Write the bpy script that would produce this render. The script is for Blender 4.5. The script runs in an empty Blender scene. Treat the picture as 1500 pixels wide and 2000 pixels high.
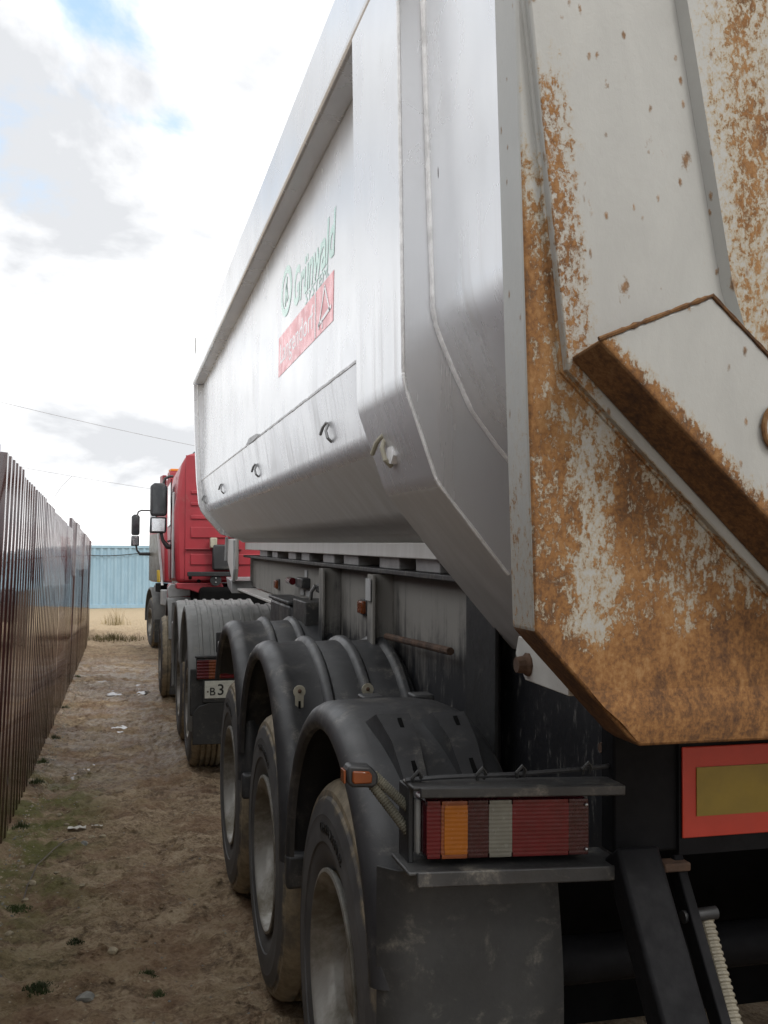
import bpy, bmesh, math, random
from mathutils import Vector, Matrix, noise
random.seed(7)
R = math.radians
scene = bpy.context.scene

# ------------------------------------------------------------------ camera
cam_d = bpy.data.cameras.new("camera")
cam = bpy.data.objects.new("camera", cam_d)
scene.collection.objects.link(cam)
cam_d.sensor_fit = 'VERTICAL'
cam_d.sensor_height = 36.0
cam_d.sensor_width = 27.0
cam_d.lens = 36.0
cam_d.clip_start = 0.05
cam_d.clip_end = 3000.0
YAW = math.atan2(0.2575, math.hypot(1.0, 0.055))
PITCH_UP = math.atan(0.055)
cam.location = (0.0, 0.0, 1.64)
cam.rotation_euler = (math.pi / 2 + PITCH_UP, 0.0, -YAW)
scene.camera = cam

# ------------------------------------------------------------------ world: hazy blue sky behind broken bright cloud
SUN_EL, SUN_AZ = R(46), R(150)      # azimuth clockwise from +Y (behind the camera, to the right)
world = bpy.data.worlds.new("World")
scene.world = world
world.use_nodes = True
wt = world.node_tree
for n_ in list(wt.nodes):
    wt.nodes.remove(n_)

def wn(t, **k):
    n_ = wt.nodes.new(t)
    for a, v in k.items():
        setattr(n_, a, v)
    return n_
def wl(a, b):
    wt.links.new(a, b)
sky = wn('ShaderNodeTexSky', sky_type='NISHITA', sun_disc=False, sun_elevation=SUN_EL, sun_rotation=SUN_AZ)
sky.air_density = 1.0; sky.dust_density = 2.0; sky.ozone_density = 1.0
tc = wn('ShaderNodeTexCoord')
sep = wn('ShaderNodeSeparateXYZ'); wl(tc.outputs['Generated'], sep.inputs[0])
zc = wn('ShaderNodeMath', operation='ADD'); wl(sep.outputs['Z'], zc.inputs[0]); zc.inputs[1].default_value = 0.42
zm = wn('ShaderNodeMath', operation='MAXIMUM'); wl(zc.outputs[0], zm.inputs[0]); zm.inputs[1].default_value = 0.2
dx = wn('ShaderNodeMath', operation='DIVIDE'); wl(sep.outputs['X'], dx.inputs[0]); wl(zm.outputs[0], dx.inputs[1])
dy = wn('ShaderNodeMath', operation='DIVIDE'); wl(sep.outputs['Y'], dy.inputs[0]); wl(zm.outputs[0], dy.inputs[1])
cmb = wn('ShaderNodeCombineXYZ'); wl(dx.outputs[0], cmb.inputs[0]); wl(dy.outputs[0], cmb.inputs[1]); cmb.inputs[2].default_value = 1.7
cov = wn('ShaderNodeTexNoise'); wl(cmb.outputs[0], cov.inputs['Vector'])
cov.inputs['Scale'].default_value = 2.3; cov.inputs['Detail'].default_value = 8; cov.inputs['Roughness'].default_value = 0.56; cov.inputs['Distortion'].default_value = 0.3
cm = wn('ShaderNodeMapRange', interpolation_type='SMOOTHSTEP'); wl(cov.outputs['Fac'], cm.inputs['Value'])
cm.inputs['From Min'].default_value = 0.33; cm.inputs['From Max'].default_value = 0.43
shd = wn('ShaderNodeTexNoise'); wl(cmb.outputs[0], shd.inputs['Vector'])
shd.inputs['Scale'].default_value = 2.0; shd.inputs['Detail'].default_value = 7; shd.inputs['Roughness'].default_value = 0.55; shd.inputs['Distortion'].default_value = 0.4
sr = wn('ShaderNodeValToRGB'); wl(shd.outputs['Fac'], sr.inputs['Fac'])
sr.color_ramp.elements[0].position = 0.38; sr.color_ramp.elements[0].color = (6.6, 6.75, 7.0, 1)
sr.color_ramp.elements[1].position = 0.54; sr.color_ramp.elements[1].color = (13.5, 13.5, 13.5, 1)
gap = wn('ShaderNodeMix', data_type='RGBA', blend_type='ADD'); gap.inputs['Factor'].default_value = 1.0
wl(sky.outputs[0], gap.inputs['A']); gap.inputs['B'].default_value = (3.2, 4.4, 5.6, 1)   # thin veil in the gaps
mix = wn('ShaderNodeMix', data_type='RGBA'); wl(cm.outputs[0], mix.inputs['Factor'])
wl(gap.outputs['Result'], mix.inputs['A']); wl(sr.outputs['Color'], mix.inputs['B'])
bg = wn('ShaderNodeBackground'); wl(mix.outputs['Result'], bg.inputs['Color']); bg.inputs['Strength'].default_value = 0.09
wo = wn('ShaderNodeOutputWorld'); wl(bg.outputs[0], wo.inputs['Surface'])

# ------------------------------------------------------------------ sun (veiled)
sun_d = bpy.data.lights.new("sun", 'SUN')
sun = bpy.data.objects.new("sun", sun_d)
scene.collection.objects.link(sun)
sun_d.energy = 1.0
sun_d.angle = R(14)
sun_d.color = (1.0, 0.96, 0.9)
sd = Vector((math.sin(SUN_AZ) * math.cos(SUN_EL), math.cos(SUN_AZ) * math.cos(SUN_EL), math.sin(SUN_EL)))
sun.rotation_euler = (-sd).to_track_quat('-Z', 'Y').to_euler()

# ------------------------------------------------------------------ exposure / render
vs = scene.view_settings
scene.display_settings.display_device = 'sRGB'
vs.view_transform = 'Standard'; vs.look = 'None'; vs.gamma = 1.0; vs.use_curve_mapping = False
vs.exposure = 0.45
try:
    scene.cycles.use_denoising = True
    scene.cycles.max_bounces = 8
except Exception:
    pass

# ================================================================== materials
MATS = {}
class NT:
    """tiny node-graph helper"""
    def __init__(s, name):
        s.m = bpy.data.materials.new(name); s.m.use_nodes = True
        s.t = s.m.node_tree; s.b = s.t.nodes['Principled BSDF']
        s.tc = s.t.nodes.new('ShaderNodeTexCoord'); MATS[name] = s.m
    def n(s, t, **k):
        x = s.t.nodes.new(t)
        for a, v in k.items(): setattr(x, a, v)
        return x
    def put(s, sock, v):
        if hasattr(v, 'is_linked') or isinstance(v, bpy.types.NodeSocket): s.t.links.new(v, sock)
        elif v is not None:
            if isinstance(v, (tuple, list)) and len(v) == 3 and len(sock.default_value) == 4: v = (*v, 1)
            sock.default_value = v
    def set(s, **k):
        for a, v in k.items(): s.put(s.b.inputs[a.replace('_', ' ')], v)
    def co(s, kind='Object', scale=(1, 1, 1), rot=(0, 0, 0)):
        mp = s.n('ShaderNodeMapping'); s.t.links.new(s.tc.outputs[kind], mp.inputs[0])
        mp.inputs['Scale'].default_value = scale; mp.inputs['Rotation'].default_value = rot
        return mp.outputs[0]
    def noise(s, scale, detail=6, rough=.6, vec=None, dist=0., out='Fac'):
        x = s.n('ShaderNodeTexNoise'); s.put(x.inputs['Vector'], vec if vec is not None else s.tc.outputs['Object'])
        x.inputs['Scale'].default_value = scale; x.inputs['Detail'].default_value = detail
        x.inputs['Roughness'].default_value = rough; x.inputs['Distortion'].default_value = dist
        return x.outputs[out]
    def math(s, op, a, b=None, c=None):
        x = s.n('ShaderNodeMath', operation=op); s.put(x.inputs[0], a)
        if b is not None: s.put(x.inputs[1], b)
        if c is not None: s.put(x.inputs[2], c)
        return x.outputs[0]
    def rng(s, v, a, b, c=0., d=1., smooth=True):
        x = s.n('ShaderNodeMapRange', interpolation_type='SMOOTHSTEP' if smooth else 'LINEAR')
        s.put(x.inputs['Value'], v); x.inputs['From Min'].default_value = a; x.inputs['From Max'].default_value = b
        x.inputs['To Min'].default_value = c; x.inputs['To Max'].default_value = d
        return x.outputs[0]
    def mix(s, f, a, b, blend='MIX'):
        x = s.n('ShaderNodeMix', data_type='RGBA', blend_type=blend)
        s.put(x.inputs['Factor'], f); s.put(x.inputs['A'], a); s.put(x.inputs['B'], b)
        return x.outputs['Result']
    def ramp(s, f, stops):
        x = s.n('ShaderNodeValToRGB'); s.put(x.inputs['Fac'], f); r = x.color_ramp
        while len(r.elements) < len(stops): r.elements.new(.5)
        for e, (p, c) in zip(r.elements, stops): e.position = p; e.color = (*c, 1)
        return x.outputs['Color']
    def bump(s, h, strength=.3, dist=.01, prev=None):
        x = s.n('ShaderNodeBump'); x.inputs['Strength'].default_value = strength; x.inputs['Distance'].default_value = dist
        s.put(x.inputs['Height'], h)
        if prev is not None: s.put(x.inputs['Normal'], prev)
        s.put(s.b.inputs['Normal'], x.outputs[0]); return x.outputs[0]
    def xyz(s, kind='Object'):
        x = s.n('ShaderNodeSeparateXYZ'); s.t.links.new(s.tc.outputs[kind], x.inputs[0]); return x.outputs
    def vor(s, scale, vec=None, feature='F1', out='Distance'):
        x = s.n('ShaderNodeTexVoronoi', feature=feature); s.put(x.inputs['Vector'], vec if vec is not None else s.tc.outputs['Object'])
        x.inputs['Scale'].default_value = scale; return x.outputs[out]

def plain(name, col, rough=.5, metal=0., var=.25, vscale=6., bump=0., bscale=60., dust=None, damt=.0, spec=None):
    """painted / plastic / rubber surface with uneven tone and optional dust"""
    g = NT(name)
    nz = g.noise(vscale, 5, .6)
    c = g.mix(g.rng(nz, .3, .7), tuple(x * (1 - var) for x in col), tuple(min(1, x * (1 + var)) for x in col))
    r = g.rng(g.noise(vscale * 3, 5, .65), .25, .75, max(.02, rough - .1), min(1, rough + .12))
    if dust:
        d = g.rng(g.noise(vscale * 2.1, 8, .7, dist=.4), .62 - damt, .80 - damt * .6)
        fine = g.rng(g.noise(130, 3, .6), .35, .7, .35, 1.)
        d = g.math('MULTIPLY', d, fine)
        c = g.mix(d, c, dust); r = g.math('MAXIMUM', r, g.math('MULTIPLY', d, .9))
    g.set(Base_Color=c, Roughness=r, Metallic=metal)
    if spec is not None: g.b.inputs['Specular IOR Level'].default_value = spec
    if bump: g.bump(g.noise(bscale, 6, .65), bump, .004)
    return g.m

# --- brushed silver paint of the tipper body
g = NT('silver_paint')
st = g.noise(2.2, 5, .55, g.co(scale=(2, 2, .8)))
X, Y, Z = g.xyz()
sp = g.rng(g.vor(6, g.co(scale=(1, 1, .38))), .020, .036, 1., 0.)
chip = g.math('MULTIPLY', sp, g.rng(g.vor(6, g.co(scale=(1, 1, .38)), out='Color'), .66, .68))
base = g.mix(g.rng(st, .3, .7), (.67, .68, .70), (.73, .74, .76))
run = g.noise(16, 5, .6, g.co(scale=(1, 1.3, .045)))                       # rain-washed dust runs
dirt = g.math('MULTIPLY', g.rng(run, .46, .74), g.rng(Z, 2.4, 2.15, .05, .34))
dirt = g.math('MAXIMUM', dirt, g.math('MULTIPLY', g.rng(g.noise(3, 6, .6), .5, .8), .25))
base = g.mix(dirt, base, (.44, .42, .38))
base = g.mix(chip, base, (.16, .15, .15))
g.bump(g.noise(1.3, 2, .5), .07, .02)
g.set(Base_Color=base, Metallic=.50, Roughness=g.math('ADD', g.rng(g.noise(4, 4, .5), .25, .75, .22, .29), g.math('MULTIPLY', dirt, .25)))
# --- same paint, dusty where spray reaches it (underside of the body)
g = NT('silver_dusty')
st = g.noise(6., 7, .65, g.co(scale=(1.2, 2.5, .4), rot=(0, .6, 0)))
base = g.mix(g.rng(st, .3, .75), (.58, .565, .535), (.70, .69, .67))
g.set(Base_Color=base, Metallic=.2, Roughness=g.rng(st, .2, .8, .36, .55))
g.bump(g.noise(1.6, 3, .5), .08, .03)
plain('weld_bead', (.80, .80, .80), .45, .25, .15, 30, .5, 160)

def rust_mat(name, build, paint=(.345, .345, .325), stain=.5, speck=0.0, dark=False):
    g = NT(name)
    X, Y, Z = g.xyz()
    n1 = g.noise(7, 9, .66, g.co(scale=(1.5, 1, .6)), .5)
    n2 = g.noise(75, 7, .72, g.co(scale=(1.15, 1, .7)), .3)
    n3 = g.noise(210, 3, .6)
    v = g.math('ADD', g.math('MULTIPLY', n1, .30), g.math('ADD', g.math('MULTIPLY', n2, .55), g.math('MULTIPLY', n3, .15)))
    amt = build(g, X, Z)
    va = g.math('ADD', v, amt)
    m = g.rng(va, .515, .585)
    halo = g.rng(va, .43, .57, 0., stain)
    if speck:
        def dots(vs, lo, hi, ns, pa):
            d = g.math('ADD', g.vor(vs, g.co(scale=(1, 1, .5))), g.math('MULTIPLY', g.math('SUBTRACT', n2, .5), .5))
            return g.math('MULTIPLY', g.rng(d, lo, hi, 1., 0.), g.rng(g.noise(ns, 3, .5), pa, pa + .05))
        s = g.math('MAXIMUM', dots(13, .03, .14, 5, .37), dots(33, .03, .16, 8, .40))
        m = g.math('MAXIMUM', m, g.math('MULTIPLY', s, speck * .85))
        halo = g.math('MAXIMUM', halo, g.math('MULTIPLY', s, .5))
    k = .62 if dark else 1.
    ns = g.noise(9, 9, .7, g.co(scale=(1.3, 1, .75)), .4)
    ng = g.noise(120, 5, .7)
    rc = g.ramp(g.math('ADD', g.math('MULTIPLY', ns, .40), g.math('ADD', g.math('MULTIPLY', n2, .35), g.math('MULTIPLY', ng, .28))),
                [(.40, tuple(k * x for x in (.058, .028, .014))), (.48, tuple(k * x for x in (.130, .060, .021))), (.54, tuple(k * x for x in (.215, .100, .031))), (.63, tuple(k * x for x in (.29, .165, .068)))])
    pc = g.mix(g.rng(n1, .3, .7), tuple(x * .9 for x in paint), paint)
    pc = g.mix(halo, pc, (.29, .215, .105))
    g.set(Base_Color=g.mix(m, pc, rc), Roughness=g.mix(m, (.45,) * 3, (.9,) * 3), Metallic=0.0)
    g.bump(g.math('ADD', m, g.math('MULTIPLY', n2, .6)), .35, .003)
    return g.m
# coordinates inside the rust graphs are the trailer's own: X from its centre line, Z above its wheels' ground
def rim_amount(g, X, Z):
    wob = g.math('MULTIPLY', g.math('SUBTRACT', g.noise(5, 5, .6), .5), .30)
    zz = g.math('ADD', Z, wob)
    cx = g.math('ABSOLUTE', X)
    a = g.rng(zz, 2.55, 2.12, -.13, .100)
    a = g.math('ADD', a, g.math('MULTIPLY', g.rng(cx, 1.115, 1.16, 0., .10), g.rng(zz, 2.55, 2.25, 0., 1.)))   # creeping from the folded edge
    a = g.math('ADD', a, g.rng(zz, 1.60, 1.44, 0., .15))
    # broken run of surviving paint below the end of the stiffener
    cw = g.math('ADD', cx, g.math('MULTIPLY', g.math('SUBTRACT', g.noise(6, 4, .6, g.co(scale=(1, 1, 1.4))), .5), .16))
    lane = g.math('MULTIPLY', g.rng(g.math('ABSOLUTE', g.math('SUBTRACT', cw, 1.02)), .005, .055, 1., 0.), g.rng(zz, 1.40, 1.50))
    lane = g.math('MULTIPLY', lane, g.rng(Z, 2.02, 1.88))
    a = g.math('SUBTRACT', a, g.math('MULTIPLY', lane, .095))
    inner = g.math('MULTIPLY', g.rng(cw, 1.0, .80), g.rng(zz, 1.5, 1.66))
    return g.math('SUBTRACT', a, g.math('MULTIPLY', inner, .055))
rust_mat('rust_rim', rim_amount, stain=.7)
rust_mat('rust_flange', lambda g, X, Z: g.rng(Z, 2.5, 1.6, -.15, -.015), stain=.5, speck=.8)
rust_mat('rust_solid', lambda g, X, Z: g.rng(Z, 0, 1, .28, .28), dark=True)
rust_mat('rust_edge', lambda g, X, Z: g.rng(Z, 2.4, 1.9, -.10, .005), stain=.6, speck=.8)
def panel_amount(g, X, Z):
    cx = g.math('ABSOLUTE', X)
    e = g.math('ADD', cx, g.math('MULTIPLY', g.math('SUBTRACT', Z, 2.0), -.11))     # follows the slanted edge
    e = g.math('ADD', e, g.math('MULTIPLY', g.math('SUBTRACT', g.noise(9, 4, .6), .5), .05))
    band = g.math('MULTIPLY', g.rng(e, .985, 1.04), g.rng(Z, 2.66, 2.45))
    return g.math('SUBTRACT', g.math('MULTIPLY', band, .185), .148)
rust_mat('rust_panel', panel_amount, stain=.4, speck=1.)
rust_mat('rust_blotch', lambda g, X, Z: g.rng(g.math('ABSOLUTE', X), .86, .74, -.06, .035), stain=.85, speck=.9)
def rib_amount(g, X, Z):
    d = g.math('SUBTRACT', Z, g.math('ADD', g.math('MULTIPLY', g.math('ABSOLUTE', X), .9), 1.075))  # height above the lower edge
    return g.rng(d, .0, .07, .12, -.155)
rust_mat('rust_rib', rib_amount, stain=.5, speck=1.)

plain('white_bracket', (.52, .52, .49), .45, 0, .12, 8, 0, 60, (.25, .17, .09), .05)
# --- chassis: charcoal paint under streaked grey dust
g = NT('chassis_paint')
X, Y, Z = g.xyz()
st = g.noise(9, 8, .7, g.co(scale=(2, 2.2, .16)))
bl = g.noise(5, 8, .7, dist=.5)
d = g.math('ADD', g.math('MULTIPLY', st, .6), g.math('MULTIPLY', bl, .4))
d = g.math('ADD', d, g.rng(Z, 1.14, 1.50, -.14, .12))
d = g.math('ADD', d, g.rng(Y, -.3, .5, -.12, .05))
m = g.rng(d, .44, .66)
c = g.mix(m, (.016, .017, .020), (.25, .24, .22))
sc2 = g.rng(g.noise(26, 9, .78, g.co(scale=(1, 1.6, .45))), .555, .67, 0., .6)
c = g.mix(sc2, c, (.30, .29, .27))
rr = g.rng(g.noise(16, 7, .7, g.co(scale=(1, 1, .4))), .70, .76, 0., .6)
c = g.mix(rr, c, (.14, .07, .035))
g.set(Base_Color=c, Roughness=g.mix(m, (.42,) * 3, (.8,) * 3))
g.bump(g.noise(70, 5, .6), .12, .003)
plain('black_steel', (.013, .014, .015), .55, 0, .3, 7, .15, 90, (.16, .15, .13), .03)
plain('black_steel_dusty', (.03, .03, .03), .5, 0, .3, 7, .15, 90, (.22, .20, .165), .13)
plain('black_plastic', (.030, .031, .033), .46, 0, .30, 4, .10, 220, (.17, .16, .14), .11)
plain('black_plastic_dusty', (.030, .031, .031), .6, 0, .25, 5, .1, 120, (.17, .16, .135), .10)
plain('grey_mudguard', (.17, .173, .168), .6, 0, .15, 6, .08, 120, (.24, .23, .20), .08)
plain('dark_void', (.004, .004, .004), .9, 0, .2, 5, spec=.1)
plain('matt_black', (.009, .009, .010), .6, 0, .25, 8, .12, 90, None, 0, spec=.08)
plain('cream_bracket', (.34, .32, .25), .6, 0, .2, 14, .1, 90, (.22, .14, .07), .08)
plain('rust_bracket', (.075, .042, .025), .85, 0, .45, 18, .3, 120)
plain('amber_lens', (.28, .085, .006), .18, 0, .1, 20)
plain('red_lens', (.085, .003, .007), .16, 0, .15, 20)
plain('dark_red_lens', (.032, .004, .007), .2, 0, .15, 20)
plain('clear_lens', (.13, .13, .11), .2, 0, .1, 20)
plain('orange_lens', (.17, .045, .014), .2, 0, .12, 20)
plain('plate_red', (.46, .04, .022), .40, 0, .08, 12, 0, 60, (.2, .15, .1), .0)
plain('plate_yellow', (.24, .165, .018), .42, 0, .12, 12, 0, 60, (.15, .12, .06), .02)
plain('plate_white', (.55, .56, .50), .45, 0, .1, 30, 0, 60, (.2, .18, .13), .08)
plain('letter_black', (.012, .012, .012), .5)
plain('letter_white', (.74, .74, .75), .3, .4, .05)
plain('letter_green', (.50, .70, .63), .28, .45, .08, 14, 0, 60, (.62, .66, .65), .08)
plain('decal_red', (.70, .27, .29), .28, .45, .10, 5, 0, 60, (.70, .52, .53), .10)
plain('hose_white', (.15, .135, .10), .6, 0, .15, 14, .0, 60, (.22, .18, .11), .1)
plain('hose_dirty', (.10, .095, .07), .75, 0, .3, 14, .2, 160, (.2, .18, .13), .1)
plain('red_paint', (.30, .026, .036), .38, 0, .10, 3, .03, 40, (.30, .14, .12), .05)
plain('red_paint_dark', (.22, .02, .028), .4, 0, .15, 3)
plain('orange_paint', (.62, .19, .02), .5, 0, .15, 6)
plain('yellow_paint', (.62, .42, .02), .5, 0, .15, 6)
plain('beige_reflection', (.17, .155, .125), .35, .25, .25, 3, .05, 30)  # reflected tone on the lorry's red door, put into the colour
plain('grey_metal', (.30, .30, .30), .45, .5, .2, 6, .08, 80, (.3, .27, .22), .08)
plain('light_grey', (.42, .43, .43), .5, .1, .15, 6)
plain('steel', (.42, .42, .41), .4, .85, .2, 20)
plain('mirror_dark', (.035, .037, .042), .35, 0, .15, 6)
plain('mirror_glass', (.75, .78, .80), .06, 1.0, .02, 3)
plain('cab_glass', (.02, .025, .03), .06, 0, .1, 3, spec=.8)
plain('stone_pale', (.34, .29, .20), .85, 0, .35, 20, .5, 40)
plain('stone_grey', (.22, .22, .20), .85, 0, .35, 20, .5, 40)
plain('paper_white', (.62, .60, .55), .8, 0, .12, 20)
plain('wire_dark', (.30, .30, .31), .6)
plain('wire_rust', (.12, .10, .08), .7)
plain('dry_grass', (.27, .21, .10), .9, 0, .4, 3)
plain('weed_brown', (.15, .125, .055), .9, 0, .45, 3)
plain('green_grass', (.045, .062, .018), .85, 0, .45, 4)
plain('pole_wood', (.16, .13, .10), .9, 0, .3, 6, .3, 60)

# --- rubber: grey sidewall, dusty tan towards the tread
g = NT('tyre_rubber')
X, Y, Z = g.xyz()
rad = g.math('SQRT', g.math('ADD', g.math('MULTIPLY', Y, Y), g.math('MULTIPLY', Z, Z)))
wob = g.math('MULTIPLY', g.math('SUBTRACT', g.noise(11, 6, .65), .5), .09)
md = g.rng(g.math('ADD', rad, wob), .470, .500)
film = g.rng(g.noise(6, 6, .65), .3, .75, .15, .75)
c = g.mix(film, (.045, .046, .048), (.125, .124, .122))
mudc = g.mix(g.rng(g.noise(22, 7, .7), .3, .7), (.18, .145, .095), (.33, .275, .185))
c = g.mix(g.math('MULTIPLY', md, g.rng(g.noise(4.5, 5, .6), .30, .48, .2, .95)), c, mudc)
g.set(Base_Color=c, Roughness=g.rng(film, 0, 1, .55, .85, False))
g.bump(g.noise(45, 6, .7), .15, .004)
# --- silver steel wheel with road film
g = NT('rim_silver')
f = g.rng(g.noise(5, 8, .68, dist=.4), .33, .68, .1, .95)
g.set(Base_Color=g.mix(f, (.40, .395, .37), (.13, .112, .080)), Metallic=.45, Roughness=g.rng(f, 0, 1, .34, .7, False))
# --- dark brown lacquered profile sheet
g = NT('brown_sheet')
st = g.noise(4, 7, .65, g.co(scale=(2, 2, .3)))
c = g.mix(g.rng(st, .3, .7), (.034, .012, .011), (.064, .022, .019))
dd = g.rng(g.noise(8, 8, .7, g.co(scale=(2.2, 2.2, .5))), .55, .85, 0., .5)
Zs = g.xyz()[2]
dd = g.math('ADD', dd, g.math('MULTIPLY', g.rng(Zs, .35, .0), .22))
c = g.mix(dd, c, (.15, .115, .08))
g.set(Base_Color=c, Roughness=g.rng(g.noise(7, 5, .6), .3, .7, .10, .17), Specular_IOR_Level=.8)
g.b.inputs['Coat Weight'].default_value = .6; g.b.inputs['Coat Roughness'].default_value = .05
g.bump(g.noise(2.0, 2, .5, g.co(scale=(1, 1, .35))), .06, .02)
# --- pale blue container steel
g = NT('container_blue')
st = g.noise(3, 7, .65, g.co(scale=(1, 1, .3)))
c = g.mix(g.rng(st, .3, .7), (.235, .365, .455), (.285, .42, .51))
c = g.mix(g.rng(g.noise(5, 8, .7, g.co(scale=(1, 1, .25))), .62, .8, 0., .5), c, (.30, .31, .28))
g.set(Base_Color=c, Roughness=.45)
# --- trodden wet clay
g = NT('mud')
X, Y, Z = g.xyz()
P = g.tc.outputs['Object']
mid = g.noise(5.5, 10, .72, dist=.4)
fin = g.noise(42, 9, .75)
grit = g.vor(70)
clod = g.vor(16, g.co(scale=(1, .8, 1)))
tone = g.math('ADD', g.math('MULTIPLY', mid, .55), g.math('MULTIPLY', fin, .45))
c = g.ramp(tone, [(.39, (.075, .047, .026)), (.46, (.205, .140, .082)), (.52, (.34, .25, .155)), (.60, (.48, .38, .255))])
c = g.mix(g.math('MULTIPLY', g.rng(g.noise(1.7, 6, .65), .46, .60), .55), c, g.mix(fin, (.12, .064, .034), (.29, .165, .090)))   # reddish clay
c = g.mix(g.math('MULTIPLY', g.rng(g.noise(2.6, 6, .65, g.co(scale=(1, .8, 2))), .50, .64), .55), c, g.mix(fin, (.22, .16, .088), (.46, .36, .22)))  # drier sand
c = g.mix(g.rng(Y, 18, 34), c, g.mix(mid, (.30, .225, .135), (.48, .375, .24)))
# moss along the fence foot
mossz = g.math('MULTIPLY', g.rng(X, .12, -.40), g.math('MULTIPLY', g.rng(Y, 9.4, 7.9), g.rng(Y, 4.2, 6.4, .25, 1.)))
moss = g.math('MULTIPLY', g.rng(g.math('ADD', g.math('MULTIPLY', g.noise(2.9, 7, .7), .7), g.math('MULTIPLY', fin, .3)), .43, .56), mossz)
c = g.mix(g.math('MULTIPLY', moss, .9), c, g.mix(fin, (.050, .060, .010), (.20, .205, .05)))
wet = g.math('MULTIPLY', g.rng(g.noise(1.5, 7, .68, dist=.5), .40, .54), g.math('MULTIPLY', g.rng(Y, 6.8, 9.2), g.rng(Y, 22, 17)))
c = g.mix(g.math('MULTIPLY', wet, .20), c, (.12, .088, .06))
g.set(Base_Color=c, Roughness=g.math('SUBTRACT', .92, g.math('MULTIPLY', wet, .64)))
b1 = g.bump(mid, .7, .05)
b2_ = g.bump(clod, .5, .02, b1)
g.bump(g.math('ADD', fin, g.math('MULTIPLY', grit, .3)), 1., .016, b2_)
# --- muddy water
g = NT('puddle_water')
g.set(Base_Color=(.075, .055, .036), Roughness=.07, Specular_IOR_Level=.7)
g.bump(g.noise(9, 3, .5), .04, .01)

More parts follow.
